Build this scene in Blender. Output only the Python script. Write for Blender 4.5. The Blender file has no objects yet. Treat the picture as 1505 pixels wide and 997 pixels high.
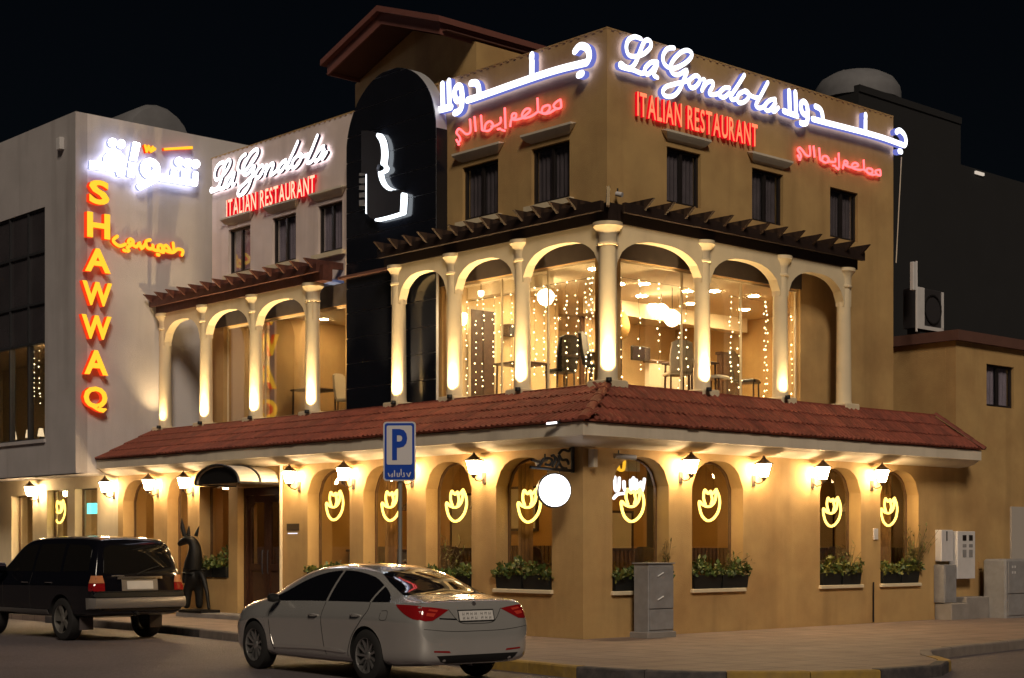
import bpy, bmesh, math, random
from mathutils import Vector, Matrix, geometry
from mathutils.bvhtree import BVHTree
rng = random.Random(7)
S = bpy.context.scene
COL = S.collection
rad = math.radians

# ------------------------------------------------------------------ camera
# world: X runs along the right facade, Y along the left facade, the street
# corner of the restaurant stands at the origin, pavement z=0, road z=-0.14
FOC, CX, HY, EYE = 2355.0, 752.5, 800.0, 1.58
_ul = math.hypot(FOC * FOC / 2152.5, FOC)
U = (FOC * FOC / 2152.5 / _ul, FOC / _ul)      # facade directions in the camera frame
V = (-U[1], U[0])
_d0 = FOC * EYE / 140.0
C0 = ((857 - CX) / FOC * _d0, _d0)
CAM = (-(C0[0] * U[0] + C0[1] * U[1]), -(C0[0] * V[0] + C0[1] * V[1]))
cam = bpy.data.cameras.new("camera")
cam_o = bpy.data.objects.new("camera", cam)
COL.objects.link(cam_o)
cam.sensor_width = 36.0
cam.lens = 36.0 * FOC / 1505.0
cam.shift_y = (HY - 498.5) / 1505.0
cam.clip_end = 3000
cam_o.location = (CAM[0], CAM[1], EYE)
cam_o.rotation_euler = (rad(90), 0, math.atan2(V[1], U[1]) - rad(90))
S.camera = cam_o

# ------------------------------------------------------------------ night sky, faint street glow, exposure
SUN_DIR = Vector((-0.58, -0.80, 0.80)).normalized()     # where the glow comes from
world = bpy.data.worlds.new("World")
S.world = world
world.use_nodes = True
wn = world.node_tree.nodes
sky = wn.new("ShaderNodeTexSky")
sky.sky_type = 'NISHITA'
sky.sun_disc = False
sky.sun_elevation = math.asin(SUN_DIR.z)
sky.sun_rotation = math.atan2(SUN_DIR.x, SUN_DIR.y)
world.node_tree.links.new(sky.outputs[0], wn["Background"].inputs[0])
wn["Background"].inputs[1].default_value = 0.00045
sun = bpy.data.lights.new("sun", 'SUN')
sun.energy = 1.25
sun.angle = rad(14)
sun.color = (1.0, 0.84, 0.66)
sun_o = bpy.data.objects.new("sun", sun)
COL.objects.link(sun_o)
sun_o.rotation_euler = SUN_DIR.to_track_quat('Z', 'Y').to_euler()
S.view_settings.view_transform = 'Standard'
S.view_settings.look = 'None'
S.view_settings.exposure = 0.35
S.view_settings.gamma = 1.0
S.view_settings.use_curve_mapping = False
S.render.engine = 'CYCLES'
cy = S.cycles
cy.use_denoising = True
cy.denoiser = 'OPENIMAGEDENOISE'
cy.max_bounces = 7
cy.diffuse_bounces = 3
cy.glossy_bounces = 3
cy.transparent_max_bounces = 12
cy.transmission_bounces = 4
cy.sample_clamp_indirect = 4.0
cy.sample_clamp_direct = 0.0
cy.caustics_reflective = False
cy.caustics_refractive = False
cy.use_light_tree = True

# ------------------------------------------------------------------ pixel -> place
def _ray(px, py):
    d = ((px - CX) / FOC, 1.0)
    return (d[0] * U[0] + d[1] * U[1], d[0] * V[0] + d[1] * V[1], (HY - py) / FOC)
def onX(px, py, X):
    r = _ray(px, py); t = (X - CAM[0]) / r[0]
    return (CAM[1] + t * r[1], EYE + t * r[2])          # (Y, z)
def onY(px, py, Y):
    r = _ray(px, py); t = (Y - CAM[1]) / r[1]
    return (CAM[0] + t * r[0], EYE + t * r[2])          # (X, z)
def onZ(px, py, Z):
    r = _ray(px, py); t = (Z - EYE) / r[2]
    return (CAM[0] + t * r[0], CAM[1] + t * r[1])       # (X, Y)
def LY(px, X=0.0): return onX(px, HY, X)[0]
def RX(px, Y=0.0): return onY(px, HY, Y)[0]

# ------------------------------------------------------------------ materials
MATS = {}
def mat(name, col=(0.5, 0.5, 0.5), rough=0.7, metal=0.0, noise=0.0, nscale=4.0, bump=0.0, bscale=60.0,
        coat=0.0, rnd=0.0, streak=0.0, emit=None, estr=0.0, col2=None, c2scale=1.2, c2amt=0.0, sample=True, spec=0.5):
    if name in MATS: return MATS[name]
    m = bpy.data.materials.new(name); m.use_nodes = True
    nt = m.node_tree; N = nt.nodes; Lk = nt.links
    b = N["Principled BSDF"]
    b.inputs["Roughness"].default_value = rough
    b.inputs["Metallic"].default_value = metal
    b.inputs["Coat Weight"].default_value = coat
    b.inputs["Coat Roughness"].default_value = 0.04
    b.inputs["Specular IOR Level"].default_value = spec
    c = (*col, 1)
    b.inputs["Base Color"].default_value = c
    sock = None
    geo = N.new("ShaderNodeNewGeometry") if (noise or bump or c2amt) else None
    if c2amt:
        n2 = N.new("ShaderNodeTexNoise"); n2.inputs["Scale"].default_value = c2scale
        n2.inputs["Detail"].default_value = 6; n2.inputs["Roughness"].default_value = 0.62
        Lk.new(geo.outputs["Position"], n2.inputs["Vector"])
        rp = N.new("ShaderNodeValToRGB"); rp.color_ramp.elements[0].position = 0.42; rp.color_ramp.elements[1].position = 0.68
        Lk.new(n2.outputs["Fac"], rp.inputs[0])
        mx = N.new("ShaderNodeMix"); mx.data_type = 'RGBA'
        mm = N.new("ShaderNodeMath"); mm.operation = 'MULTIPLY'; mm.inputs[1].default_value = c2amt
        Lk.new(rp.outputs[0], mm.inputs[0]); Lk.new(mm.outputs[0], mx.inputs[0])
        mx.inputs[6].default_value = c; mx.inputs[7].default_value = (*col2, 1)
        sock = mx.outputs[2]
    if streak:
        if geo is None: geo = N.new("ShaderNodeNewGeometry")
        mp = N.new("ShaderNodeVectorMath"); mp.operation = 'MULTIPLY'; mp.inputs[1].default_value = (1.7, 1.7, 0.16)
        Lk.new(geo.outputs["Position"], mp.inputs[0])
        ns = N.new("ShaderNodeTexNoise"); ns.inputs["Scale"].default_value = 1.0; ns.inputs["Detail"].default_value = 5; ns.inputs["Roughness"].default_value = 0.55
        Lk.new(mp.outputs[0], ns.inputs["Vector"])
        r2 = N.new("ShaderNodeMapRange"); r2.inputs[1].default_value = 0.50; r2.inputs[2].default_value = 0.74; r2.inputs[3].default_value = 0.0; r2.inputs[4].default_value = streak
        Lk.new(ns.outputs["Fac"], r2.inputs[0])
        mk = N.new("ShaderNodeMix"); mk.data_type = 'RGBA'
        Lk.new(r2.outputs[0], mk.inputs[0])
        if sock: Lk.new(sock, mk.inputs[6])
        else: mk.inputs[6].default_value = c
        mk.inputs[7].default_value = (col[0]*.42, col[1]*.38, col[2]*.36, 1)
        sock = mk.outputs[2]
    if noise or rnd:
        hs = N.new("ShaderNodeHueSaturation")
        if sock: Lk.new(sock, hs.inputs["Color"])
        else: hs.inputs["Color"].default_value = c
        add = N.new("ShaderNodeMath"); add.operation = 'ADD'; add.inputs[0].default_value = 1.0; add.inputs[1].default_value = 0.0
        if noise:
            n1 = N.new("ShaderNodeTexNoise"); n1.inputs["Scale"].default_value = nscale
            n1.inputs["Detail"].default_value = 5
            Lk.new(geo.outputs["Position"], n1.inputs["Vector"])
            mr = N.new("ShaderNodeMapRange"); mr.inputs[1].default_value = 0.25; mr.inputs[2].default_value = 0.75
            mr.inputs[3].default_value = 1 - noise; mr.inputs[4].default_value = 1 + noise
            Lk.new(n1.outputs["Fac"], mr.inputs[0]); Lk.new(mr.outputs[0], add.inputs[0])
        if rnd:
            oi = N.new("ShaderNodeObjectInfo"); m2 = N.new("ShaderNodeMapRange")
            m2.inputs[3].default_value = -rnd; m2.inputs[4].default_value = rnd
            Lk.new(oi.outputs["Random"], m2.inputs[0]); Lk.new(m2.outputs[0], add.inputs[1])
        Lk.new(add.outputs[0], hs.inputs["Value"])
        sock = hs.outputs[0]
    if sock: Lk.new(sock, b.inputs["Base Color"])
    if bump:
        nb = N.new("ShaderNodeTexNoise"); nb.inputs["Scale"].default_value = bscale; nb.inputs["Detail"].default_value = 4
        Lk.new(geo.outputs["Position"], nb.inputs["Vector"])
        bp = N.new("ShaderNodeBump"); bp.inputs["Strength"].default_value = bump; bp.inputs["Distance"].default_value = 0.02
        Lk.new(nb.outputs["Fac"], bp.inputs["Height"]); Lk.new(bp.outputs[0], b.inputs["Normal"])
    if emit:
        b.inputs["Emission Color"].default_value = (*emit, 1)
        b.inputs["Emission Strength"].default_value = estr
        m.cycles.emission_sampling = 'FRONT_BACK' if sample else 'NONE'
    MATS[name] = m
    return m
def glow(name, col, strength, sample=True):
    if name in MATS: return MATS[name]
    m = bpy.data.materials.new(name); m.use_nodes = True
    nt = m.node_tree; nt.nodes.clear()
    o = nt.nodes.new("ShaderNodeOutputMaterial"); e = nt.nodes.new("ShaderNodeEmission")
    e.inputs[0].default_value = (*col, 1); e.inputs[1].default_value = strength
    nt.links.new(e.outputs[0], o.inputs[0])
    m.cycles.emission_sampling = 'FRONT_BACK' if sample else 'NONE'
    MATS[name] = m
    return m
def glass(name, tint=(1, 1, 1), refl=0.06, rough=0.0):
    if name in MATS: return MATS[name]
    m = bpy.data.materials.new(name); m.use_nodes = True
    nt = m.node_tree; nt.nodes.clear(); N = nt.nodes; Lk = nt.links
    o = N.new("ShaderNodeOutputMaterial"); t = N.new("ShaderNodeBsdfTransparent"); g = N.new("ShaderNodeBsdfGlossy")
    t.inputs[0].default_value = (*tint, 1); g.inputs["Roughness"].default_value = rough
    lw = N.new("ShaderNodeLayerWeight"); lw.inputs[0].default_value = 0.35
    mr = N.new("ShaderNodeMapRange"); mr.inputs[3].default_value = refl; mr.inputs[4].default_value = 0.9
    pw = N.new("ShaderNodeMath"); pw.operation = 'POWER'; pw.inputs[1].default_value = 2.2
    Lk.new(lw.outputs["Facing"], pw.inputs[0]); Lk.new(pw.outputs[0], mr.inputs[0])
    mx = N.new("ShaderNodeMixShader")
    Lk.new(mr.outputs[0], mx.inputs[0]); Lk.new(t.outputs[0], mx.inputs[1]); Lk.new(g.outputs[0], mx.inputs[2])
    Lk.new(mx.outputs[0], o.inputs[0])
    MATS[name] = m
    return m

OCHRE = mat("ochre_stucco", (0.52, 0.335, 0.135), 0.85, noise=0.12, nscale=1.6, bump=0.5, bscale=70, col2=(0.36, 0.20, 0.075), c2scale=0.7, c2amt=0.6, streak=0.38)
SIGNLIT = mat("pale_stucco", (0.80, 0.66, 0.60), 0.85, noise=0.08, nscale=1.6, bump=0.4, bscale=70, streak=0.35)  # pale pink tone stands for the signs' light on this wall
CREAM = mat("cream_stucco", (0.74, 0.62, 0.42), 0.8, noise=0.06, nscale=3, bump=0.3, bscale=60, streak=0.22)
WHITEP = mat("off_white_paint", (0.68, 0.60, 0.48), 0.7, noise=0.07, nscale=2, bump=0.2, bscale=50, streak=0.3)
GREYST = mat("grey_stucco", (0.44, 0.41, 0.41), 0.85, noise=0.1, nscale=1.1, bump=0.4, bscale=70, streak=0.4)
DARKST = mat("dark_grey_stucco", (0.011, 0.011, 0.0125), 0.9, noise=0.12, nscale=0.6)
TILE = mat("terracotta_tile", (0.215, 0.052, 0.030), 0.7, noise=0.3, nscale=7, rnd=0.20, bump=0.3, bscale=70)
WOOD = mat("dark_brown_timber", (0.022, 0.012, 0.009), 0.55, noise=0.3, nscale=12)
FRAME = mat("dark_window_frame", (0.018, 0.014, 0.014), 0.4)
DOORW = mat("dark_door_wood", (0.055, 0.022, 0.012), 0.4, noise=0.3, nscale=18)
BLACKP = mat("black_cladding", (0.010, 0.011, 0.016), 0.14, noise=0.1)
BACKAL = mat("aluminium_backing", (0.50, 0.50, 0.52), 0.5, metal=0.3)
STEEL = mat("brushed_steel", (0.10, 0.095, 0.105), 0.38, metal=0.8)
IRON = mat("black_iron", (0.012, 0.011, 0.011), 0.45)
LANTM = mat("lantern_metal", (0.09, 0.06, 0.04), 0.5, metal=0.3)
BRICKRED = mat("red_brown_fascia", (0.17, 0.060, 0.045), 0.7, noise=0.1)
SOFFIT = mat("dark_soffit", (0.10, 0.040, 0.030), 0.8)
INWALL = mat("interior_cream", (0.72, 0.54, 0.30), 0.8, noise=0.04)
INAMB = mat("interior_amber", (0.56, 0.30, 0.075), 0.75, noise=0.08, nscale=2)
INCEIL = mat("interior_ceiling", (0.80, 0.68, 0.48), 0.8)
INFLOOR = mat("interior_floor", (0.20, 0.12, 0.06), 0.4, noise=0.15, nscale=6)
INWOOD = mat("interior_dark_wood", (0.075, 0.035, 0.018), 0.45, noise=0.25, nscale=10)
INWOOD2 = mat("brown_window_frame", (0.16, 0.085, 0.035), 0.5, noise=0.2, nscale=10)
CLOTH = mat("cream_cloth", (0.70, 0.62, 0.48), 0.9)
LEATHER = mat("dark_chair_leather", (0.020, 0.015, 0.013), 0.4)
WHITEBOX = mat("white_box_paint", (0.62, 0.60, 0.60), 0.5, noise=0.06, nscale=6)
GREYBOX = mat("grey_box_paint", (0.27, 0.265, 0.27), 0.55, noise=0.12, nscale=5, col2=(0.18, 0.16, 0.15), c2scale=6, c2amt=0.35)
CONC = mat("concrete", (0.26, 0.235, 0.215), 0.85, noise=0.18, nscale=3, bump=0.4, bscale=40)
TANK = mat("tank_fibreglass", (0.15, 0.15, 0.16), 0.7, noise=0.1)
GLASS = glass("clear_glass", (0.97, 0.97, 0.96), 0.05)
GLASSR = glass("reflective_glass", (0.90, 0.90, 0.90), 0.16)
NPANE = mat("neighbour_pane", (0.050, 0.044, 0.048), 0.18, spec=0.6, noise=0.3, nscale=0.8)
GLASSD = glass("tinted_glass", (0.55, 0.55, 0.58), 0.10)
WINDARK = mat("dark_pane", (0.030, 0.026, 0.034), 0.12, coat=0.0, spec=0.7)
CURTAIN = mat("grey_blind", (0.13, 0.105, 0.12), 0.85, noise=0.15, nscale=7)
BLIND_A = mat("dark_blind", (0.12, 0.10, 0.12), 0.85, noise=0.25, nscale=3)
BLIND_B = mat("lilac_blind", (0.36, 0.31, 0.40), 0.85, noise=0.2, nscale=3)
WARMLAMP = glow("lantern_glow", (1.0, 0.70, 0.37), 120.0)
DOWNL = glow("downlight_glow", (1.0, 0.72, 0.36), 320.0)
GLOBE = glow("pendant_glow", (1.0, 0.72, 0.38), 14.0)
BULB = glow("fairy_bulb", (1.0, 0.80, 0.42), 9.0, sample=False)
SIGNW = glow("white_sign_face", (0.93, 0.94, 1.0), 1.9)
SIGNWS = glow("blue_white_sign_edge", (0.26, 0.30, 1.0), 0.45)
SIGNWB = glow("sign_halo_light", (0.42, 0.47, 1.0), 3.2)
SIGNR = glow("orange_red_sign_face", (1.0, 0.19, 0.085), 1.3)
SIGNRS = glow("red_sign_edge", (0.75, 0.004, 0.012), 0.9)
SIGNY = glow("amber_sign_face", (1.0, 0.50, 0.03), 1.1)
SIGNYS = glow("orange_red_sign_edge", (0.85, 0.045, 0.008), 0.9)
NEONR = glow("red_neon", (1.0, 0.10, 0.11), 2.6)
NEONY = glow("yellow_neon", (1.0, 0.68, 0.12), 3.6)
NAVY = mat("navy_letter_side", (0.035, 0.030, 0.085), 0.4)
TEAL = glow("teal_light", (0.15, 0.85, 0.75), 2.2)

# ------------------------------------------------------------------ mesh helpers
WMAT = {}                                   # world matrix of every Empty
class MB:
    def __init__(s): s.v = []; s.f = []; s.m = []
    def add(s, verts, faces, mi=0):
        k = len(s.v); s.v += [tuple(p) for p in verts]
        for f in faces: s.f.append([i + k for i in f]); s.m.append(mi)
        return s
    def box(s, x0, y0, z0, x1, y1, z1, mi=0):
        if x0 > x1: x0, x1 = x1, x0
        if y0 > y1: y0, y1 = y1, y0
        if z0 > z1: z0, z1 = z1, z0
        return s.add([(x0,y0,z0),(x1,y0,z0),(x1,y1,z0),(x0,y1,z0),(x0,y0,z1),(x1,y0,z1),(x1,y1,z1),(x0,y1,z1)],
                     [(0,3,2,1),(4,5,6,7),(0,1,5,4),(1,2,6,5),(2,3,7,6),(3,0,4,7)], mi)
    def cbox(s, x0, y0, z0, x1, y1, z1, c=0.01, mi=0):
        """box with chamfered vertical and top edges"""
        pts = [(x0+c,y0),(x1-c,y0),(x1,y0+c),(x1,y1-c),(x1-c,y1),(x0+c,y1),(x0,y1-c),(x0,y0+c)]
        xm, ym = (x0+x1)/2, (y0+y1)/2
        lo = [(p[0],p[1],z0) for p in pts]; hi = [(p[0],p[1],z1-c) for p in pts]
        tp = [(xm+(p[0]-xm)*(1-2*c/max(abs(x1-x0),1e-3)), ym+(p[1]-ym)*(1-2*c/max(abs(y1-y0),1e-3)), z1) for p in pts]
        n = 8; F = [list(range(n))[::-1], [i+2*n for i in range(n)]]
        for r in (0, n):
            for i in range(n): F.append((r+i, r+(i+1)%n, r+n+(i+1)%n, r+n+i))
        return s.add(lo+hi+tp, F, mi)
    def prism(s, poly, mapf, d0, d1, mi=0, mside=None, mback=None):
        """poly in 2-D, mapf(a,b,d)->xyz, extruded d0..d1 (d1 = front)"""
        n = len(poly)
        k = len(s.v)
        s.v += [tuple(mapf(a, b, d0)) for a, b in poly] + [tuple(mapf(a, b, d1)) for a, b in poly]
        s.f.append([k+n+i for i in range(n)]); s.m.append(mi)
        s.f.append([k+i for i in range(n)][::-1]); s.m.append(mback if mback is not None else mi if mside is None else mside)
        for i in range(n):
            j = (i+1) % n
            s.f.append([k+i, k+j, k+n+j, k+n+i]); s.m.append(mi if mside is None else mside)
        return s
    def tube(s, pts, r, n=6, closed=False, mi=0):
        P = [Vector(p) for p in pts]
        if closed: P = P + [P[0]]
        rings = []; up = None
        R = r if isinstance(r, (list, tuple)) else [r]*len(P)
        for i, p in enumerate(P):
            a = P[max(i-1, 0)]; b = P[min(i+1, len(P)-1)]
            if closed and i in (0, len(P)-1): a, b = P[-2], P[1]
            t = (b-a); t = t.normalized() if t.length > 1e-9 else Vector((0,0,1))
            if up is None or abs(up.dot(t)) > 0.98:
                up = Vector((0,0,1)) if abs(t.z) < 0.9 else Vector((1,0,0))
            x = up.cross(t).normalized(); y = t.cross(x); up = y
            rings.append([p + (x*math.cos(2*math.pi*k/n) + y*math.sin(2*math.pi*k/n))*R[i] for k in range(n)])
        k0 = len(s.v)
        for rg in rings: s.v += [tuple(q) for q in rg]
        for i in range(len(rings)-1):
            for k in range(n):
                s.f.append([k0+i*n+k, k0+i*n+(k+1)%n, k0+(i+1)*n+(k+1)%n, k0+(i+1)*n+k]); s.m.append(mi)
        if not closed:
            s.f.append([k0+k for k in range(n)][::-1]); s.m.append(mi)
            s.f.append([k0+(len(rings)-1)*n+k for k in range(n)]); s.m.append(mi)
        return s
    def lathe(s, prof, c=(0,0,0), n=16, mi=0, axis='z', caps=True):
        def pt(r, h, a):
            if axis == 'z': return (c[0]+r*math.cos(a), c[1]+r*math.sin(a), c[2]+h)
            if axis == 'y': return (c[0]+r*math.cos(a), c[1]+h, c[2]+r*math.sin(a))
            return (c[0]+h, c[1]+r*math.cos(a), c[2]+r*math.sin(a))
        k0 = len(s.v)
        for r, h in prof:
            s.v += [pt(r, h, 2*math.pi*k/n) for k in range(n)]
        for i in range(len(prof)-1):
            for k in range(n):
                s.f.append([k0+i*n+k, k0+i*n+(k+1)%n, k0+(i+1)*n+(k+1)%n, k0+(i+1)*n+k]); s.m.append(mi)
        if caps:
            s.f.append([k0+k for k in range(n)][::-1]); s.m.append(mi)
            s.f.append([k0+(len(prof)-1)*n+k for k in range(n)]); s.m.append(mi)
        return s
    def build(s, name, mats, parent=None, smooth=False, kind=None, local=False, recalc=True):
        me = bpy.data.meshes.new(name)
        me.from_pydata(s.v, [], s.f)
        for m in (mats if isinstance(mats, (list, tuple)) else [mats]): me.materials.append(m)
        if any(s.m): me.polygons.foreach_set("material_index", s.m)
        if recalc:
            bm = bmesh.new(); bm.from_mesh(me)
            bmesh.ops.recalc_face_normals(bm, faces=bm.faces); bm.to_mesh(me); bm.free()
        if smooth:
            me.shade_smooth()
            try: me.set_sharp_from_angle(angle=rad(38))
            except Exception: pass
        return link(name, me, parent, kind, local)
def link(name, me, parent=None, kind=None, local=False):
    o = bpy.data.objects.new(name, me); COL.objects.link(o)
    if parent is not None:
        o.parent = parent
        if not local and parent.name in WMAT:
            o.matrix_parent_inverse = WMAT[parent.name].inverted()
    if kind: o["kind"] = kind
    return o
def tag(o, label, cat, group=None):
    o["label"] = label; o["category"] = cat
    if group: o["group"] = group
    return o
def thing(name, label, cat, loc=(0,0,0), rotz=0.0, group=None):
    o = bpy.data.objects.new(name, None); COL.objects.link(o)
    o.location = loc; o.rotation_euler = (0, 0, rotz); o.empty_display_size = 0.2
    WMAT[o.name] = Matrix.Translation(loc) @ Matrix.Rotation(rotz, 4, 'Z')
    return tag(o, label, cat, group)
def part_empty(name, parent):
    o = bpy.data.objects.new(name, None); COL.objects.link(o); o.parent = parent
    if parent.name in WMAT: WMAT[o.name] = WMAT[parent.name]
    return o
def copy_tree(o, parent=None):
    c = o.copy(); COL.objects.link(c)
    if parent is not None: c.parent = parent
    for ch in list(o.children): copy_tree(ch, c)
    return c
def place_copy(proto, first, loc, rotz, label, group):
    o = proto if first else copy_tree(proto)
    o.location = loc; o.rotation_euler = (0, 0, rotz)
    tag(o, label, proto["category"], group)
    return o
def structure(o): o["kind"] = "structure"; return o
def mapL(X): return lambda a, b, d: (X - d, a, b)       # left facade: a=Y, b=z, d=outwards
def mapR(Y): return lambda a, b, d: (a, Y - d, b)       # right facade: a=X
def smoothline(pts, n=6, closed=False):
    P = [Vector((p[0], p[1])) for p in pts]; out = []
    N = len(P); seg = N if closed else N-1
    for i in range(seg):
        p0 = P[(i-1) % N] if closed or i > 0 else P[i]
        p1 = P[i % N]; p2 = P[(i+1) % N]
        p3 = P[(i+2) % N] if closed or i+2 < N else p2
        for k in range(n):
            t = k/n
            q = 0.5*((2*p1) + (p2-p0)*t + (2*p0-5*p1+4*p2-p3)*t*t + (3*p1-p0-3*p2+p3)*t**3)
            out.append((q.x, q.y))
    if not closed: out.append((P[-1].x, P[-1].y))
    return out
def ribbon(mb, pts, w, mapf, d0, d1, mi=0, mside=1, cap=4, mback=None):
    """flat stroke of width w along pts (2-D), raised d0..d1; round ends"""
    P = [Vector(p) for p in pts]; Q = [P[0]]
    for p in P[1:]:
        if (p-Q[-1]).length > 1e-4: Q.append(p)
    P = Q; L = []; R = []; n = len(P)
    for i, p in enumerate(P):
        t = (P[min(i+1, n-1)] - P[max(i-1, 0)]).normalized(); nn = Vector((-t.y, t.x))*w/2
        L.append(p+nn); R.append(p-nn)
    k = len(mb.v); m = 2*n
    for d in (d0, d1):
        mb.v += [tuple(mapf(q.x, q.y, d)) for q in L] + [tuple(mapf(q.x, q.y, d)) for q in R]
    for i in range(n-1):
        mb.f.append([k+m+i, k+m+i+1, k+m+n+i+1, k+m+n+i]); mb.m.append(mi)
        mb.f.append([k+i, k+i+1, k+m+i+1, k+m+i]); mb.m.append(mside)
        if mback is not None: mb.f.append([k+i, k+n+i, k+n+i+1, k+i+1]); mb.m.append(mback)
        mb.f.append([k+n+i, k+n+i+1, k+m+n+i+1, k+m+n+i]); mb.m.append(mside)
    for end in (0, n-1):
        c = P[end]; t = (P[min(end+1, n-1)]-P[max(end-1, 0)]).normalized()
        if end == 0: t = -t
        a0 = math.atan2(t.y, t.x) - math.pi/2
        poly = [(c.x+w/2*math.cos(a0+math.pi*j/cap), c.y+w/2*math.sin(a0+math.pi*j/cap)) for j in range(cap+1)]
        mb.prism(poly, mapf, d0, d1-0.0004, mi, mside, mback)
    return mb
def ellipse(cx, cy, rx, ry, n=16, a0=0, a1=360):
    return [(cx+rx*math.cos(rad(a0+(a1-a0)*i/n)), cy+ry*math.sin(rad(a0+(a1-a0)*i/n))) for i in range(n + (0 if a1-a0 == 360 else 1))]

# ------------------------------------------------------------------ walls with openings
def arch_z(t, zs, za):                       # basket arch, t in -1..1
    return zs + (za-zs)*(max(0.0, 1-abs(t)**2.6))**0.62
def wall_with_openings(mb, mapf, a0, a1, z0, z1, thick, ops, seg=12, mi=0):
    """ops: (u0,u1,sill,spring,apex) sorted; apex==spring -> flat head. d = outwards, wall front at d=0"""
    def q(a, b, c, d): mb.add([a, b, c, d], [(0,1,2,3)], mi)
    cuts = []; x = a0
    for (u0, u1, zl, zs, za) in ops:
        if u0 > x: cuts.append((x, u0, None))
        n = seg if za > zs else 1
        for i in range(n):
            p, r = u0+(u1-u0)*i/n, u0+(u1-u0)*(i+1)/n
            tp, tr = 2*(p-u0)/(u1-u0)-1, 2*(r-u0)/(u1-u0)-1
            cuts.append((p, r, (zl, arch_z(tp, zs, za), arch_z(tr, zs, za))))
        x = u1
    if x < a1: cuts.append((x, a1, None))
    for d in (0.0, -thick):
        for p, r, o in cuts:
            if o is None: q(mapf(p,z0,d), mapf(r,z0,d), mapf(r,z1,d), mapf(p,z1,d))
            else:
                if o[0] > z0+1e-4: q(mapf(p,z0,d), mapf(r,z0,d), mapf(r,o[0],d), mapf(p,o[0],d))
                q(mapf(p,o[1],d), mapf(r,o[2],d), mapf(r,z1,d), mapf(p,z1,d))
    for p, r, o in cuts:
        if o:
            q(mapf(p,o[1],0), mapf(r,o[2],0), mapf(r,o[2],-thick), mapf(p,o[1],-thick))
            if o[0] > z0+1e-4: q(mapf(p,o[0],0), mapf(r,o[0],0), mapf(r,o[0],-thick), mapf(p,o[0],-thick))
    for (u0, u1, zl, zs, za) in ops:
        for u in (u0, u1): q(mapf(u,zl,0), mapf(u,zl,-thick), mapf(u,zs,-thick), mapf(u,zs,0))
    q(mapf(a0,z0,0), mapf(a0,z0,-thick), mapf(a0,z1,-thick), mapf(a0,z1,0))
    q(mapf(a1,z0,0), mapf(a1,z0,-thick), mapf(a1,z1,-thick), mapf(a1,z1,0))
    q(mapf(a0,z1,0), mapf(a1,z1,0), mapf(a1,z1,-thick), mapf(a0,z1,-thick))
    return mb
def arch_outline(u0, u1, zl, zs, za, inset=0.0, n=14):
    a, b = u0+inset, u1-inset
    top = [(a+(b-a)*(1-i/n), arch_z(1-2*i/n, zs, za)-inset) for i in range(n+1)]
    return [(a, zl+inset), (b, zl+inset)] + top
def arched_window(parent, mapf, u0, u1, zl, zs, za, d, fr=None, gl=GLASS, fw=0.03, mull=False):
    w = part_empty("window", parent)
    o = arch_outline(u0+.002, u1-.002, zl+.002, zs-.002, za-.002); i = arch_outline(u0, u1, zl, zs, za, fw)
    mb = MB(); n = len(o)
    for k in range(n):
        j = (k+1) % n
        for dd in (d, d-0.05): mb.add([mapf(*o[k],dd), mapf(*o[j],dd), mapf(*i[j],dd), mapf(*i[k],dd)], [(0,1,2,3)])
        mb.add([mapf(*i[k],d), mapf(*i[j],d), mapf(*i[j],d-0.05), mapf(*i[k],d-0.05)], [(0,1,2,3)])
    if mull:
        c = (u0+u1)/2
        mb.prism([(c-.02,zl+fw),(c+.02,zl+fw),(c+.02,za-fw),(c-.02,za-fw)], mapf, d-.045, d-.005)
    mb.build("frame", fr or INWOOD2, w)
    MB().prism(arch_outline(u0, u1, zl, zs, za, fw*0.8), mapf, d-0.03, d-0.02).build("pane", gl, w)
    return w
def casement(parent, mapf, u0, u1, z0, z1, d, pane=WINDARK, blind=None):
    """two-leaf dark framed window"""
    w = part_empty("window", parent)
    mb = MB(); f = 0.05; c = (u0+u1)/2
    for r in ((u0,z0,u1,z0+f),(u0,z1-f,u1,z1),(u0,z0+f,u0+f,z1-f),(u1-f,z0+f,u1,z1-f),(c-.03,z0+f,c+.03,z1-f)):
        mb.prism([(r[0],r[1]),(r[2],r[1]),(r[2],r[3]),(r[0],r[3])], mapf, d-.06, d)
    mb.build("frame", FRAME, w)
    for a, b in ((u0+f, c-.03), (c+.03, u1-f)):
        MB().prism([(a,z0+f),(b,z0+f),(b,z1-f),(a,z1-f)], mapf, d-.04, d-.03).build("pane", GLASS, w)
        n_ = 14; bl_ = MB(); zt2 = z1-f; zl2 = z0+f
        for k in range(n_):
            u, v = a+(b-a)*k/n_, a+(b-a)*(k+1)/n_; q0, q1 = d-.085+.012*math.sin(k*1.7+a), d-.085+.012*math.sin((k+1)*1.7+a)
            bl_.add([mapf(u,zl2,q0), mapf(v,zl2,q1), mapf(v,zt2,q1), mapf(u,zt2,q0)], [(0,1,2,3)])
        bl_.prism([(a-.03,z0),(b+.03,z0),(b+.03,z1),(a-.03,z1)], mapf, d-.14, d-.12)
        bl_.build("blind", BLIND_A if pane is WINDARK else BLIND_B, w, True, recalc=False)
    return w

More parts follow.
